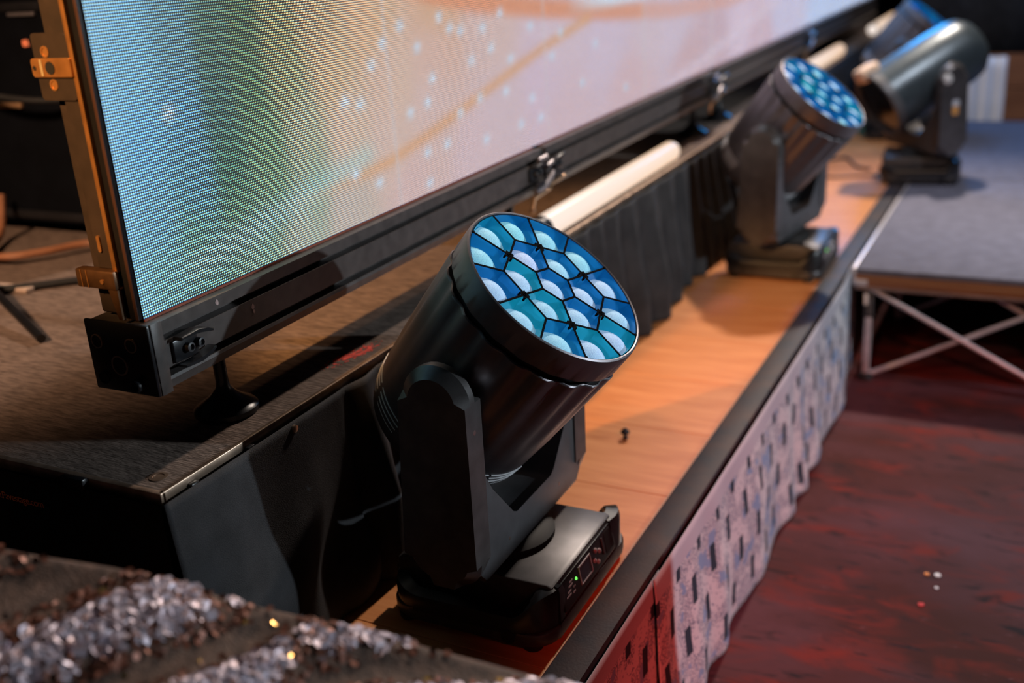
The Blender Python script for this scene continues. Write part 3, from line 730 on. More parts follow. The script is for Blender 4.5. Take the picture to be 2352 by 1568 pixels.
def make_base(root, H):
    """base, panel and handles; local origin at the base's centre on the floor"""
    b = MB()
    b.prism(rrect(-0.158, 0.160, -0.172, 0.198, (0.045, 0.055, 0.055, 0.045)), 'z', 0.012, 0.036, 0.005, 2)
    b.prism([(-0.150, 0.034), (0.152, 0.034), (0.157, 0.050), (0.148, 0.104), (0.140, 0.108), (-0.138, 0.108), (-0.150, 0.098)], 'y', -0.128, 0.128, 0.004, 2)
    base = b.build('base', M['black_paint'], root)
    for s in (-1, 1):
        # loop handle round each end
        ar = rrect(-0.156, 0.158, 0, 0.199, (0.05, 0.06, 0.001, 0.001), 8)
        o_ = [q for q in rrect(-0.158, 0.160, -0.2, 0.2, (0.05, 0.06, 0.06, 0.05), 8)]
        pts = []
        R = 0.055; x0, x1, y1 = -0.147, 0.149, (0.189 if s > 0 else 0.162)
        pts += [(x1 - 0.004, 0.112)]
        for k in range(9):
            t = k / 8 * PI / 2; pts.append((x1 - R + R * math.cos(t), y1 - R + R * math.sin(t)))
        for k in range(9):
            t = PI / 2 + k / 8 * PI / 2; pts.append((x0 + R + R * math.cos(t), y1 - R + R * math.sin(t)))
        pts.append((x0, 0.11))
        h = MB(); n = len(pts); prev = None
        for i, (x, y) in enumerate(pts):
            xa, ya = pts[max(0, i - 1)]; xb, yb = pts[min(n - 1, i + 1)]
            L = math.hypot(xb - xa, yb - ya); nx, ny = (yb - ya) / L, -(xb - xa) / L
            q_ = max(0.0, min(1.0, (x - 0.085) / 0.06)); zt = 0.059 + 0.042 * q_ * q_ * (3 - 2 * q_) + 0.012 * max(0.0, min(1.0, (-x - 0.09) / 0.05))
            ring = [h.b.verts.new((x + nx * q, s * (y + ny * q), z)) for q, z in ((0.0105, 0.030), (0.0115, zt - 0.010), (0.008, zt), (-0.014, zt + 0.003), (-0.020, zt - 0.003), (-0.020, 0.030))]
            if prev:
                for k in range(6): h.b.faces.new((prev[k], prev[(k + 1) % 6], ring[(k + 1) % 6], ring[k]))
            else: h.b.faces.new(ring)
            prev = ring
        h.b.faces.new(prev[::-1])
        h.build('handle', M['black_gloss'], root, angle=50)
        m_ = MB(); m_.lathe([(0.013, 0), (0.013, 0.0015), (0.009, 0.0015), (0.009, 0.0003)], 20, Matrix.Translation((0.085, 0.1985 if s > 0 else -0.1725, 0.025)) @ Matrix.Rotation(s * -PI / 2, 4, 'X'))
        m_.build('mounting_hole', M['black_gloss'], base)
    for x in (-0.12, 0.12):
        for y in (-0.15, 0.15):
            MB().lathe([(0.016, 0), (0.018, 0.004), (0.018, 0.0125)], 16, Matrix.Translation((x, y, 0))).build('rubber_foot', M['black_matte'], base)
    # control panel on the side face
    tilt = Matrix.Translation((0.1545, 0, 0.075)) @ Matrix.Rotation(math.radians(-10.4), 4, 'Y')
    p = MB(); p.box(-0.002, 0.0025, -0.105, 0.118, -0.030, 0.024, 0.002, 2, tilt); pan = p.build('control_panel', M['black_gloss'], root)
    fr = MB()
    y0, y1, z0, z1 = -0.036, 0.014, -0.018, 0.016
    for a in ((y0, y1, z1 - 0.0022, z1), (y0, y1, z0, z0 + 0.0016), (y0, y0 + 0.0022, z0, z1), (y1 - 0.0022, y1, z0, z1)):
        fr.box(0.0025, 0.0042, a[0], a[1], a[2], a[3], 0, 1, tilt)
    fr.build('screen_frame', mat('silver_trim', (0.62, 0.58, 0.60), 0.35, 0.6, var=0.1) if 'silver_trim' not in M else M['silver_trim'], pan)
    MB().box(0.0025, 0.0030, y0 + 0.002, y1 - 0.002, z0 + 0.0016, z1 - 0.002, 0, 1, tilt).build('display', M['display'], pan, smooth=False)
    for (y, z) in ((0.026, -0.006), (0.038, -0.014), (0.036, 0.008), (0.050, 0.000)):
        MB().lathe([(0.0048, 0), (0.0048, 0.002), (0.003, 0.004), (0.0005, 0.0045)], 16, tilt @ Matrix.Translation((0.0025, y, z)) @ Matrix.Rotation(PI / 2, 4, 'Y')).build('button', M['silver_trim'], pan)
    MB().lathe([(0.0028, 0), (0.0022, 0.002), (0.0005, 0.003)], 12, tilt @ Matrix.Translation((0.0025, -0.050, 0.004)) @ Matrix.Rotation(PI / 2, 4, 'Y')).build('signal_lamp', M['green_lamp'], pan, smooth=True)
    for (y, z, l) in ((-0.068, 0.010, 0.012), (-0.072, 0.004, 0.016), (-0.080, -0.003, 0.014), (-0.084, -0.009, 0.018), (-0.060, -0.004, 0.008), (-0.064, -0.012, 0.010)):
        MB().box(0.0024, 0.0029, y - l / 2, y + l / 2, z - 0.0016, z + 0.0012, 0, 1, tilt).build('printed_line', M['silver_trim'], pan, smooth=False)
    MB().box(0.0022, 0.0030, 0.078, 0.112, -0.022, 0.018, 0.0004, 1, tilt).build('socket_recess', M['beam_dark'], pan)
    MB().box(0.0024, 0.0046, 0.064, 0.069, -0.016, 0.016, 0.0008, 1, tilt).build('grip_bar', M['dark_grey'], pan)
    MB().box(0.1535, 0.1575, -0.105, 0.12, 0.038, 0.0425, 0.001).build('lower_groove', mat('groove_brown', (0.10, 0.05, 0.05), 0.4, var=0.2) if 'groove_brown' not in M else M['groove_brown'], root)
    MB().lathe([(0.088, 0.106), (0.088, 0.118), (0.070, 0.131)], 40).build('turntable', M['black_matte'], root)

def make_yoke(root, pan):
    yk = MB()
    # cross bar with gussets running into both arms
    prof = [(-0.200, 0.150), (-0.182, 0.130), (0.182, 0.130), (0.200, 0.150), (0.200, 0.33), (0.180, 0.335), (0.172, 0.312), (0.150, 0.275), (0.085, 0.200), (0.070, 0.192), (-0.070, 0.192), (-0.085, 0.200), (-0.150, 0.275), (-0.172, 0.312), (-0.180, 0.335), (-0.200, 0.33)]
    yk.prism(prof, 'x', -0.054, 0.062, 0.008, 2)
    y = yk.build('yoke', M['dark_grey'], root, angle=30)
    y.rotation_euler = (0, 0, pan)
    for s in (-1, 1):
        pts = []
        for k in range(17):
            t = PI * k / 16; pts.append((0.009 + 0.059 * math.cos(t), 0.452 + 0.059 * math.sin(t)))
        for t_, c, r in ((0, (-0.035, 0.182), 0.052),):
            for k in range(9):
                t = PI + PI / 2 * k / 8; pts.append((-0.016 + 0.050 * math.cos(t) - 0.002, 0.180 + 0.050 * math.sin(t)))
        for k in range(7):
            t = 1.5 * PI + PI / 2 * k / 6; pts.append((0.020 + 0.045 * math.cos(t), 0.175 + 0.045 * math.sin(t)))
        a, b = sorted((s * 0.172, s * 0.220))
        mb = MB(); mb.prism(pts, 'y', a, b, 0.017, 1)
        ar = mb.build('arm', M['arm_paint'], y, angle=40)
        for (x, z, ax) in ((0.0665, 0.405, 0),):
            MB().lathe([(0.0042, 0), (0.0042, 0.0012), (0.002, 0.0014)], 12, Matrix.Translation((x, s * 0.196, z)) @ Matrix.Rotation(PI / 2, 4, 'Y')).build('screw', M['screw'], y)
        MB().lathe([(0.0045, 0), (0.0045, 0.0014), (0.002, 0.0016)], 12, Matrix.Translation((0.0605, s * 0.10, 0.166)) @ Matrix.Rotation(PI / 2, 4, 'Y')).build('screw', M['screw'], y)
        # thin joint line between gusset and bar
        MB().tube([(0.0604, s * 0.112, 0.145), (0.0604, s * 0.092, 0.168), (0.0604, s * 0.080, 0.195)], 0.0011, 6).build('seam', M['beam_dark'], y)
        MB().lathe([(0.034, 0), (0.034, 0.02)], 24, Matrix.Translation((0, s * 0.150, 0.447)) @ Matrix.Rotation(s * -PI / 2, 4, 'X')).build('pivot', M['black_matte'], y)
    return y

def make_wash_head(root, pan, tilt):
    hd = MB()
    seg = 144
    def flute(t, h):
        k = max(0.0, min(1.0, (h + 0.10) / 0.2))
        return -0.0060 * k * (0.5 - 0.5 * math.cos(20 * t)) ** 1.5
    hd.lathe([(0.03, -0.199), (0.085, -0.197), (0.118, -0.188), (0.136, -0.170), (0.1435, -0.145), (0.147, -0.11), (0.1515, -0.05), (0.155, 0.02), (0.1575, 0.09), (0.1588, 0.118), (0.1592, 0.1215), (0.157, 0.123), (0.149, 0.118)], seg, rfun=flute)
    head = hd.build('head_shell', M['shell'], root, angle=60)
    R = Matrix.Translation((0.008, -0.005, 0.445)) @ Matrix.Rotation(tilt, 4, 'Y')
    head.matrix_basis = Matrix.Rotation(pan, 4, 'Z') @ R @ Matrix.Scale(1.03, 4)
    def hp(o): o.parent = head; return o
    MB().lathe([(0.147, 0.110), (0.1485, 0.136)], 96, cap0=False, cap1=False).build('neck_groove', M['beam_dark'], head)
    def lip(t, h): return 0.0014 * math.cos(20 * t) if h < 0.1340 else 0
    MB().lathe([(0.1485, 0.1325), (0.1555, 0.133), (0.1572, 0.135), (0.1572, 0.172), (0.1560, 0.1785), (0.1535, 0.1800), (0.1515, 0.1790), (0.1510, 0.165)], 144, cap0=False, cap1=False, rfun=lip).build('front_bezel', M['shell'], head)
    MB().lathe([(0.152, 0.140), (0.152, 0.1415)], 64).build('back_plate', M['beam_dark'], head)
    sites = lens_sites()
    Z = 0.1778; RR = 0.1510
    circ = [(RR * math.cos(2 * PI * k / 96), RR * math.sin(2 * PI * k / 96)) for k in range(96)]
    web = MB(); done = set()
    for si, (sx, sy) in enumerate(sites):
        full = circ[:]; cell = [(x * 0.992, y * 0.992) for x, y in circ]
        for sj, (tx_, ty_) in enumerate(sites):
            if sj == si: continue
            dx, dy = tx_ - sx, ty_ - sy; L = math.hypot(dx, dy)
            d = (tx_ * tx_ + ty_ * ty_ - sx * sx - sy * sy) / (2 * L)
            full = clip_poly(full, dx / L, dy / L, d); cell = clip_poly(cell, dx / L, dy / L, d - 0.0016)
        # cut the corners that carry the six small screws
        for a in BOSS:
            jx, jy = 0.0845 * math.cos(a), 0.0845 * math.sin(a)
            dx, dy = jx - sx, jy - sy; L = math.hypot(dx, dy)
            if L < 0.06: cell = clip_poly(cell, dx / L, dy / L, (dx * jx + dy * jy) / L - 0.0068)
        n = len(full)
        for i in range(n):
            a, b = full[i], full[(i + 1) % n]
            if math.hypot(*a) > RR * 0.9985 and math.hypot(*b) > RR * 0.9985: continue
            key = tuple(sorted(((round(a[0], 3), round(a[1], 3)), (round(b[0], 3), round(b[1], 3)))))
            if key in done: continue
            done.add(key)
            L = math.hypot(b[0] - a[0], b[1] - a[1])
            if L < 1e-4: continue
            nx, ny = (b[1] - a[1]) / L * 0.0017, -(b[0] - a[0]) / L * 0.0017
            vs = [(a[0] + nx, a[1] + ny), (b[0] + nx, b[1] + ny), (b[0] - nx, b[1] - ny), (a[0] - nx, a[1] - ny)]
            web.prism(vs, 'z', Z - 0.012, Z + 0.0004)
        # thin out points that sit almost on top of each other
        cl = []
        for q in cell:
            if not cl or math.hypot(q[0] - cl[-1][0], q[1] - cl[-1][1]) > 0.0008: cl.append(q)
        cx = sum(q[0] for q in cl) / len(cl); cy = sum(q[1] for q in cl) / len(cl)
        cx, cy = (cx + sx) / 2, (cy + sy) / 2
        c = MB(); n = len(cl)
        rings = []
        for sc_, dz in ((1.0, 0.0), (0.985, -0.003), (0.90, -0.032), (0.3, -0.034)):
            rings.append([c.b.verts.new((cx + (q[0] - cx) * sc_, cy + (q[1] - cy) * sc_, Z + dz)) for q in cl])
        for a_, b_ in zip(rings[:-1], rings[1:]):
            for i in range(n): c.b.faces.new((a_[i], a_[(i + 1) % n], b_[(i + 1) % n], b_[i]))
        c.b.faces.new(rings[-1])
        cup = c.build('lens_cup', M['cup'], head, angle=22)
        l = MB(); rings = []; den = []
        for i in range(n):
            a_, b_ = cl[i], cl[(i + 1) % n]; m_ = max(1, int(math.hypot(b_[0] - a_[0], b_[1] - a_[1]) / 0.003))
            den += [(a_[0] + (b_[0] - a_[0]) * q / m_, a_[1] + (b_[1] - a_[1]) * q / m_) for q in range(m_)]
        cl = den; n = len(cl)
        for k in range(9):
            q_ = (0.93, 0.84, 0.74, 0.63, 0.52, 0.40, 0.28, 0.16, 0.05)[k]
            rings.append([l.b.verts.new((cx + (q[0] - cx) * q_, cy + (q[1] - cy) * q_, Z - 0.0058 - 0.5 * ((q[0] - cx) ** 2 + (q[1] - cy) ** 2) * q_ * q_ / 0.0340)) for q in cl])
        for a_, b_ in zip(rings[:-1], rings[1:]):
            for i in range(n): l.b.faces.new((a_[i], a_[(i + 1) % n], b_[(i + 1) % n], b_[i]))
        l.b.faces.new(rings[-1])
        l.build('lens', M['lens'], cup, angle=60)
    web.build('cell_grid', M['grid_black'], head, smooth=False)
    for a in BOSS:
        x, y = 0.0845 * math.cos(a), 0.0845 * math.sin(a)
        tri = [(x + 0.0095 * math.cos(a + q * PI / 2 + PI / 4), y + 0.0095 * math.sin(a + q * PI / 2 + PI / 4)) for q in range(4)]
        MB().prism(tri, 'z', Z - 0.006, Z + 0.0002).build('grid_boss', M['grid_black'], head, smooth=False)
        MB().lathe([(0.0034, 0), (0.0034, 0.0012), (0.0020, 0.0012), (0.0018, 0.0002)], 12, Matrix.Translation((x, y, Z))).build('grid_screw', M['grid_black'], head)
        MB().lathe([(0.0028, 0), (0.0028, 0.0012), (0.0014, 0.0012)], 12, Matrix.Translation((0.1502 * math.cos(a), 0.1502 * math.sin(a), Z + 0.0002))).build('rim_screw', M['grid_black'], head)
    # vent slots low on the shell, banks of pale lines that paint in their edge highlights
    for c0 in (-50, -18, 118, 152, 208, 242):
        for k in range(5):
            h = -0.118 - 0.0095 * k
            rr = {0: 0.1468, 1: 0.1458, 2: 0.1446, 3: 0.1425, 4: 0.1390}[k]
            a0, a1 = math.radians(c0 - 15 + k * 0.6), math.radians(c0 + 15 - k * 0.8)
            pts = [(rr * math.cos(a0 + (a1 - a0) * i / 8), rr * math.sin(a0 + (a1 - a0) * i / 8), h) for i in range(9)]
            MB().tube(pts, 0.0011, 6).build('vent_slot', M['slot_highlight'], head)
    return head

M['shell'] = mat('shell_black', (0.17, 0.155, 0.165), 0.42, 0.8, var=0.15, scale=20, bump=0.03, bscale=900)
M['shell_satin'] = mat('shell_satin', (0.060, 0.078, 0.088), 0.34, 0.4, var=0.2, scale=20)
M['grid_black'] = mat('grid_black', (0.005, 0.005, 0.006), 0.9, var=0.2, spec=0.02)
M['silver_trim'] = mat('silver_trim', (0.62, 0.58, 0.60), 0.35, 0.6, var=0.1)
M['groove_brown'] = mat('groove_brown', (0.10, 0.05, 0.05), 0.4, var=0.2)
M['display'] = mat('display_glass', (0.015, 0.03, 0.05), 0.15, var=0.2)
M['green_lamp'] = mat('green_lamp', (0.05, 0.5, 0.05), 0.3, emit=(0.15, 1.0, 0.1), estr=1.6, var=0.1)

GRP = 'moving heads in a row along the stage'
mh = empty('moving_head', (-0.812, 1.456, 0.0), label='nearest moving head light with a clear honeycomb of blue lenses, standing at the stage edge', cat='stage light', group=GRP)
make_base(mh, 0); make_yoke(mh, 0.0); make_wash_head(mh, 0.0, math.radians(39.6))
mh2 = copy_tree(mh); mh2.location = (-0.805, 3.505, 0.0)
for ch in mh2.children:
    if ch.name.split('.')[0] in ('yoke', 'head_shell'): ch.matrix_basis = Matrix.Rotation(math.radians(-9), 4, 'Z') @ ch.matrix_basis
mh2.location = (-0.805, 3.505, 0.0); mh2['label'] = 'second moving head light, out of focus, with a brownish arm and blue lens face'
mh4 = copy_tree(mh); mh4.location = (-0.765, 5.95, 0.004); mh4['label'] = 'farthest moving head light, cut off by the top of the frame'

# long barrelled moving head standing across the stage edge and the grey riser
sp = empty('moving_head', (-0.545, 4.95, 0.004), math.radians(8), label='long barrelled moving head at the corner of the grey riser, blue light along its top', cat='stage light', group=GRP)
make_base(sp, 0)
PANB, TILTB = math.radians(212), math.radians(117)
yk = make_yoke(sp, PANB)
hb = MB()
hb.lathe([(0.06, -0.25), (0.105, -0.235), (0.130, -0.205), (0.140, -0.16), (0.146, -0.05), (0.146, 0.16), (0.142, 0.20), (0.142, 0.215)], 64)
hd = hb.build('head_shell', M['shell_satin'], sp, angle=50)
hd.matrix_basis = Matrix.Rotation(PANB, 4, 'Z') @ Matrix.Translation((0, 0, 0.447)) @ Matrix.Rotation(TILTB, 4, 'Y')
MB().lathe([(0.142, 0.213), (0.1475, 0.215), (0.1475, 0.250), (0.140, 0.256), (0.134, 0.252), (0.132, 0.238)], 64, cap0=False, cap1=False).build('front_bezel', M['dark_grey'], hd)
MB().lathe([(0.133, 0.232), (0.133, 0.237), (0.08, 0.243), (0.001, 0.246)], 48).build('front_lens', mat('dark_glass', (0.004, 0.004, 0.005), 0.12, var=0.1), hd)
MB().box(-0.046, 0.046, 0.108, 0.170, 0.176, 0.268, 0.016, 3, Matrix.Rotation(math.radians(104), 4, 'Z')).build('warm_glint_block', mat('tan_glint', (0.9, 0.62, 0.42), 0.5, var=0.1), hd, label='pale tan block standing in for a warm reflection on the rim')  # solid tan block in place of the tube's reflection in the rim
for s, xx in ((-1, 0), (1, 0)):
    MB().prism(rrect(-0.014, 0.014, 0.30, 0.335, 0.006, 3), 'y', *sorted((s * 0.2195, s * 0.2212))).build('orange_sticker', mat('orange_sticker', (0.8, 0.38, 0.1), 0.5, var=0.3, scale=60), yk)
    MB().prism(rrect(-0.016, 0.014, 0.333, 0.36, 0.006, 3), 'y', *sorted((s * 0.2194, s * 0.2208))).build('white_sticker', mat('white_sticker', (0.6, 0.62, 0.66), 0.5, var=0.1), yk)
    MB().lathe([(0.020, 0), (0.020, 0.006), (0.012, 0.010)], 20, Matrix.Translation((0.045, s * 0.218, 0.448)) @ Matrix.Rotation(s * -PI / 2, 4, 'X')).build('tilt_lock', mat('lock_cap', (0.75, 0.73, 0.7), 0.4, var=0.1), yk)

# ------------------------------------------------------------------ grey stage riser on the right
M['carpet_grey'] = mat('carpet_grey', (0.155, 0.155, 0.20), 0.9, var=0.18, scale=18, bump=0.35, bscale=260, spec=0.15)
M['plywood'] = mat('plywood_edge', (0.30, 0.12, 0.045), 0.5, var=0.5, scale=8, stretch=(1, 1, 60))
M['alu'] = mat('aluminium', (0.62, 0.58, 0.60), 0.42, 0.55, var=0.2, scale=30)
M['rail_lip'] = mat('rail_lip', (0.30, 0.20, 0.17), 0.45, 0.4, var=0.3)
RX0, RX1, RY0, RY1, RZ = -0.576, 1.35, 3.530, 6.42, 0.0005
for k, (ya, yb, lab) in enumerate(((RY0, 4.955, 'grey carpeted stage riser on crossed metal legs, nearest of the two'), (4.962, RY1, 'grey carpeted stage riser behind the nearest one'))):
    r = empty('stage_riser', (RX0, ya, -0.4), label=lab, cat='stage riser', group='grey stage risers')
    def L(o):
        o.matrix_parent_inverse = r.matrix_basis.inverted(); return o
    L(MB().box(RX0 + 0.012, RX1 - 0.012, ya + 0.004, yb - 0.004, RZ - 0.02, RZ, 0.002).build('carpet_top', M['carpet_grey'], r))
    L(MB().box(RX0 + 0.004, RX1 - 0.004, ya + 0.003, yb - 0.003, RZ - 0.034, RZ - 0.0205).build('plywood_deck', M['plywood'], r, smooth=False))
    for x0, x1, y0, y1 in ((RX0, RX0 + 0.011, ya, yb), (RX1 - 0.011, RX1, ya, yb)):
        L(MB().box(x0, x1, y0, y1, RZ - 0.055, RZ + 0.003, 0.002).build('side_rail', M['alu'], r))
    for y0, y1 in ((ya, ya + 0.012), (yb - 0.012, yb)):
        L(MB().box(RX0 + 0.011, RX1 - 0.011, y0, y1, RZ - 0.060, RZ - 0.0345, 0.002).build('front_rail', M['plywood'], r))
        L(MB().box(RX0 + 0.011, RX1 - 0.011, y0 - 0.003, y1 + 0.003, RZ - 0.070, RZ - 0.0595, 0.002).build('rail_lip', M['rail_lip'], r))
    cor = MB()
    cor.box(RX0 + 0.001, RX0 + 0.05, ya - 0.004, ya + 0.045, RZ - 0.058, RZ - 0.036, 0.003)
    L(cor.build('corner_bracket', M['alu'], r))
    def leg(x, y):
        t = MB(); t.box(x - 0.014, x + 0.014, y - 0.014, y + 0.014, -0.17, RZ - 0.068, 0.003)
        lo = L(t.build('leg', M['dark_grey'], r))
        def LL(o): return o
        LL(MB().box(x - 0.0105, x + 0.0105, y - 0.0105, y + 0.0105, -0.385, -0.17, 0.002).build('inner_tube', M['alu'], lo))
        LL(MB().lathe([(0.022, -0.4), (0.024, -0.396), (0.022, -0.376), (0.014, -0.372)], 18, Matrix.Translation((x, y, 0))).build('foot_cap', M['black_matte'], lo))
        LL(MB().box(x - 0.016, x - 0.004, y - 0.016, y - 0.0135, -0.125, -0.085, 0.002).build('leg_label', mat('leg_label', (0.7, 0.68, 0.68), 0.5, var=0.1) if 'leg_label' not in M else M['leg_label'], lo))
    M['leg_label'] = mat('leg_label', (0.7, 0.68, 0.68), 0.5, var=0.1)
    xs = (RX0 + 0.058, RX0 + 0.673, RX1 - 0.03)
    for x in xs:
        for y in (ya + 0.02, yb - 0.03): leg(x, y)
    if k == 0:
        leg(RX0 + 0.080, ya + 0.60)
        # crossed braces of the folding frame
        yv = ya + 0.012
        for (a, b) in (((RX0 + 0.058, yv, -0.066), (RX0 + 0.668, yv, -0.385)), ((RX0 + 0.060, yv + 0.014, -0.385), (RX0 + 0.648, yv + 0.014, -0.064)),
                       ((RX0 + 0.423, yv + 0.03, -0.064), (RX0 + 1.00, yv + 0.03, -0.385)),
                       ((RX0 + 0.09, ya + 0.60, -0.36), (RX0 + 0.64, ya + 0.60, -0.062)), ((RX0 + 0.09, ya + 0.615, -0.062), (RX0 + 0.64, ya + 0.615, -0.36))):
            L(MB().tube([a, b], 0.0085, 10).build('brace', M['alu'], r))
# ------------------------------------------------------------------ background pieces
cu = lambda u, v: (-0.505 + 0.19 * u + 0.004 * math.sin(v * 3), 6.62 + 0.012 * math.sin(u * 16), -0.4 + 0.72 * v)
o = grid('white_curtain', cu, 40, 12, mat('white_cloth', (0.85, 0.78, 0.76), 0.85, var=0.1, scale=6), label='narrow white curtain hanging behind the grey risers', cat='curtain')
o.modifiers.new('thickness', 'SOLIDIFY').thickness = 0.003
cu2 = lambda u, v: (-0.97 + 3.4 * u, 7.6 + 0.04 * math.sin(u * 44) , 0.14 + 2.3 * v)
o = grid('black_curtain', cu2, 200, 6, M['drape'], label='black curtain hanging above the wooden wall at the far end', cat='curtain')
o.modifiers.new('thickness', 'SOLIDIFY').thickness = 0.003

# little black cable clip lying on the wooden deck
cl = MB(); cl.lathe([(0.004, 0), (0.0045, 0.003), (0.004, 0.012), (0.0105, 0.014), (0.011, 0.018), (0.007, 0.023), (0.002, 0.027)], 12, Matrix.Translation((-0.8287, 2.085, 0.0)))
cl.box(-0.834, -0.823, 2.078, 2.092, 0.0, 0.004, 0.001)
cl.build('rubber_stopper', M['black_matte'], None, label='tiny black rubber stopper lying on the orange deck', cat='stopper')
# cables on the deck by the far moving heads
def cable(pts, r, label, cat='cable', mt=None, n=10):
    out = []
    P = [Vector(p) for p in pts]
    for i in range(len(P) - 1):
        p0 = P[max(0, i - 1)]; p1 = P[i]; p2 = P[i + 1]; p3 = P[min(len(P) - 1, i + 2)]
        for k in range(n):
            t = k / n
            out.append(0.5 * ((2 * p1) + (p2 - p0) * t + (2 * p0 - 5 * p1 + 4 * p2 - p3) * t * t + (3 * p1 - p0 - 3 * p2 + p3) * t ** 3))
    out.append(P[-1])
    return MB().tube(out, r, 8).build('cable', mt or M['black_matte'], None, label=label, cat=cat)
cable([(-1.0, 5.2, 0.008), (-0.92, 5.28, 0.008), (-0.84, 5.10, 0.008), (-0.80, 5.06, 0.008), (-0.765, 5.03, 0.012)], 0.006, 'black cable on the deck running to the long barrelled moving head')
cable([(-0.99, 4.90, 0.006), (-0.90, 4.86, 0.006), (-0.80, 4.90, 0.006), (-0.71, 4.88, 0.016)], 0.005, 'second black cable lying on the deck nearer to the camera')
cable([(-0.99, 1.72, 0.008), (-0.93, 1.76, 0.008), (-0.88, 1.73, 0.012), (-0.84, 1.67, 0.03)], 0.007, 'black cable behind the base of the nearest moving head')

# behind the screen: dark case, cables, stand foot
M['case_black'] = mat('case_black', (0.004, 0.005, 0.008), 0.85, var=0.3, scale=12, spec=0.1)
rc = empty('flight_case', (-2.5, 2.35, 0.403), label='big black flight case in the dark behind the video wall', cat='case')
MB().box(-0.62, 0.42, -0.35, 0.5, 0.035, 1.15, 0.006).build('body', M['case_black'], rc)
for z in (0.045, 0.60):
    MB().box(-0.622, 0.424, -0.354, -0.349, z, z + 0.022, 0.001).build('edge_rail', mat('case_rail', (0.03, 0.03, 0.035), 0.45, 0.5, var=0.2) if 'case_rail' not in M else M['case_rail'], rc)
MB().box(0.02, 0.12, -0.358, -0.349, 0.588, 0.597, 0.002).build('handle_bar', M['clamp_grey'], rc)
MB().box(0.058, 0.072, -0.36, -0.349, 0.512, 0.528, 0.002).build('pilot_lamp', mat('amber_lamp', (0.6, 0.12, 0.04), 0.4, emit=(1.0, 0.22, 0.08), estr=0.6, var=0.1), rc)
MB().box(-0.12, 0.0, -0.36, -0.349, 0.352, 0.366, 0.002).build('latch_bar', mat('latch_brass', (0.6, 0.36, 0.2), 0.4, 0.4, var=0.3), rc)
for x in (-0.5, 0.3):
    for y in (-0.25, 0.4): MB().lathe([(0.018, -0.012), (0.018, 0.012)], 16, Matrix.Translation((x, y, 0.018)) @ Matrix.Rotation(PI / 2, 4, 'X')).build('caster', M['black_matte'], rc)
cable([(-2.62, 1.96, 0.52), (-2.58, 1.90, 0.43), (-2.45, 1.75, 0.424), (-2.36, 1.74, 0.424), (-2.30, 1.80, 0.424), (-2.24, 1.90, 0.424), (-2.10, 1.94, 0.424)], 0.010, 'thick orange brown cable looping on the carpet by the flight case', mt=mat('brown_cable', (0.42, 0.18, 0.09), 0.5, var=0.2))
cable([(-2.75, 1.90, 0.90), (-2.55, 1.90, 0.82), (-2.40, 1.92, 0.79), (-2.22, 1.96, 0.785), (-1.60, 1.98, 0.80)], 0.009, 'black cable sagging in front of the flight case')
cable([(-2.5, 1.52, 0.41), (-2.2, 1.55, 0.41), (-2.0, 1.70, 0.41), (-1.75, 1.85, 0.41)], 0.009, 'black cable lying across the carpet behind the video wall')
MB().tube([(-2.2, 1.53, 0.46), (-1.78, 1.345, 0.41)], 0.0095, 10).build('stand_leg', M['black_gloss'], None, label='black tripod leg of a stand on the lit carpet at the left edge', cat='stand')
MB().box(-2.4, -2.10, 1.575, 1.60, 0.401, 0.412, 0.002).build('pale_batten', mat('pale_batten', (0.6, 0.45, 0.36), 0.6, var=0.3), None, label='short pale batten lying on the carpet at the left edge', cat='batten')

# scraps lying on the dance floor
for (x, y, r, c, lab) in ((-0.155, 2.392, 0.009, (0.8, 0.78, 0.8), 'larger white paper scrap on the red dance floor'), (-0.178, 2.388, 0.006, (0.8, 0.3, 0.08), 'tiny orange paper scrap on the red dance floor, left of the white ones'),
                          (-0.151, 2.335, 0.005, (0.75, 0.74, 0.78), 'smaller white paper scrap on the red dance floor, just below the larger one'), (-0.175, 2.254, 0.008, (0.5, 0.01, 0.015), 'bright red paper scrap on the dance floor')):
    mb = MB(); mb.prism([(x + r * random.uniform(0.7, 1.2) * math.cos(2 * PI * j / 7), y + r * random.uniform(0.7, 1.2) * math.sin(2 * PI * j / 7)) for j in range(7)], 'z', -0.4, -0.397)
    mb.build('paper_scrap', mat('paper', c, 0.7, var=0.1), None, smooth=False, label=lab, cat='scrap', group='scraps on the dance floor')

# ------------------------------------------------------------------ unseen box added right of the frame to block the front light
hc = MB(); hc.box(0.40, 1.0, 0.85, 1.96, -0.4, 0.50, 0.01); blocker_obj = hc.build('flight_case', M['case_black'], None, label='black box added beyond the right edge to block the front light', cat='case')

# ------------------------------------------------------------------ sequined cloth in the near corner
M['sequin_base'] = mat('sequin_base', (0.13, 0.070, 0.048), 0.75, var=0.6, scale=60, bump=0.6, bscale=300)
RIDGE = [(-1.45, 0.40, 0.665), (-1.20, 0.50, 0.610), (-0.95, 0.61, 0.535), (-0.82, 0.665, 0.503), (-0.715, 0.705, 0.465), (-0.62, 0.745, 0.435), (-0.425, 0.82, 0.370), (-0.25, 0.88, 0.31), (-0.1, 0.92, 0.20)]
def ridge(u):
    t = u * (len(RIDGE) - 1); i = min(int(t), len(RIDGE) - 2); f = t - i
    P = [Vector(RIDGE[max(0, min(len(RIDGE) - 1, i + k))]) for k in (-1, 0, 1, 2)]
    return 0.5 * ((2 * P[1]) + (P[2] - P[0]) * f + (2 * P[0] - 5 * P[1] + 4 * P[2] - P[3]) * f * f + (3 * P[1] - P[0] - 3 * P[2] + P[3]) * f ** 3)
SLOPE = Vector((0.115, -0.125, -0.055))
def folds(u, s):
    return 0.5 + 0.5 * math.sin(2 * PI * (u * 5.2 + s * 1.35) + 1.1 * math.sin(s * 3 + u * 9))
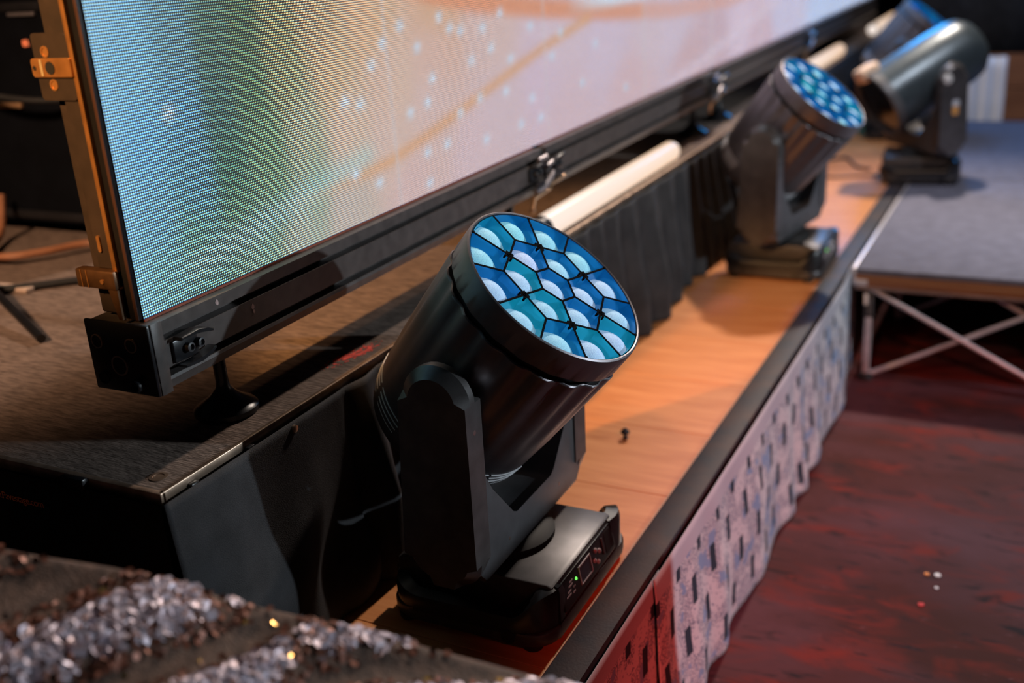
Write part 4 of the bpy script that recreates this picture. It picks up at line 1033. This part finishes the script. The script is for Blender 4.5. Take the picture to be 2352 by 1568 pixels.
def cloth_pt(u, v):
    """v 0 back hem, 0.25 ridge, up to 0.75 sloping front, then down to the floor"""
    r = ridge(u)
    if v < 0.25:
        t = 1 - v / 0.25
        p = r + Vector((0.012, 0.022, 0)) * min(1, t * 3); p.z = r.z + (-0.398 - r.z) * t ** 1.3
        return p
    s = (v - 0.25) / 0.5 * 1.8
    if v <= 0.75:
        p = r + SLOPE * s + Vector((0, 0, -0.02 * s * s * 0.3))
        k = min(1, s * 5)
        p += Vector((0.2, -0.3, 0.9)) * (0.016 * (folds(u, s) - 0.5) * k + 0.006 * (vnoise(u * 60 + s * 9, 2) - 0.5) * k)
        return p
    e = r + SLOPE * 1.8 + Vector((0, 0, -0.02))
    t = (v - 0.75) / 0.25
    p = e + Vector((0.03, -0.04, 0)) * t; p.z = e.z + (-0.398 - e.z) * t
    return p
sq = grid('sequined_cloth', lambda u, v: tuple(cloth_pt(u, v)), 170, 90, M['sequin_base'], label='dark brown cloth covered in shiny sequins heaped in the near left corner', cat='cloth')
sq.modifiers.new('thickness', 'SOLIDIFY').thickness = 0.002
M['sequin_pale'] = mat('sequin_pale', (0.70, 0.62, 0.74), 0.4, 0.2, var=0.4, scale=120, col2=(0.58, 0.40, 0.40))
M['sequin_copper'] = mat('sequin_copper', (0.22, 0.075, 0.045), 0.45, 0.3, var=0.4, scale=90)
M['sequin_gold'] = mat('sequin_gold', (0.9, 0.5, 0.16), 0.22, 0.8, var=0.3, scale=90)
def sequins(name, mt, n, test, r0, r1, lab):
    mb = MB(); k = 0
    while k < n:
        u = random.uniform(0.1, 0.93); s = random.uniform(0.0, 1.75)
        if not test(u, s): continue
        v = 0.25 + s / 1.8 * 0.5
        p = cloth_pt(u, v); e = 0.004
        n_ = (cloth_pt(u + e, v) - p).cross(cloth_pt(u, v + e) - p).normalized()
        if n_.z < 0: n_ = -n_
        n_ = (n_ + Vector((random.gauss(0, .35), random.gauss(0, .35), random.gauss(0, .35)))).normalized()
        a = n_.orthogonal().normalized(); b = n_.cross(a); r = random.uniform(r0, r1)
        c = p + n_ * random.uniform(0.001, 0.004)
        mb.b.faces.new([mb.b.verts.new(c + (a * math.cos(t) + b * math.sin(t)) * r) for t in [2 * PI * q / 6 for q in range(6)]])
        k += 1
    return mb.build(name, mt, sq, smooth=False, kind='stuff', label=lab)
def pale(u, s):
    f = folds(u, s); d = vnoise(u * 21 + s * 3.1, 11) * 0.5 + vnoise(u * 47 - s * 8.3, 4) * 0.5
    return f > 0.52 - 0.2 * max(0, u - 0.45) and random.random() < (f - 0.42) * 3.0 * max(0, d - 0.22) * 2.4
def copper(u, s):
    f = folds(u, s)
    return f > 0.15 and random.random() < 0.15 + 0.7 * vnoise(u * 13 + s * 2, 8)
sequins('pale_sequins', M['sequin_pale'], 6500, pale, 0.0040, 0.0078, 'pale lilac sequins')
sequins('copper_sequins', M['sequin_copper'], 6000, copper, 0.003, 0.0055, 'copper brown sequins')
sequins('gold_sequins', M['sequin_gold'], 90, lambda u, s: True, 0.003, 0.0045, 'gold sequins')
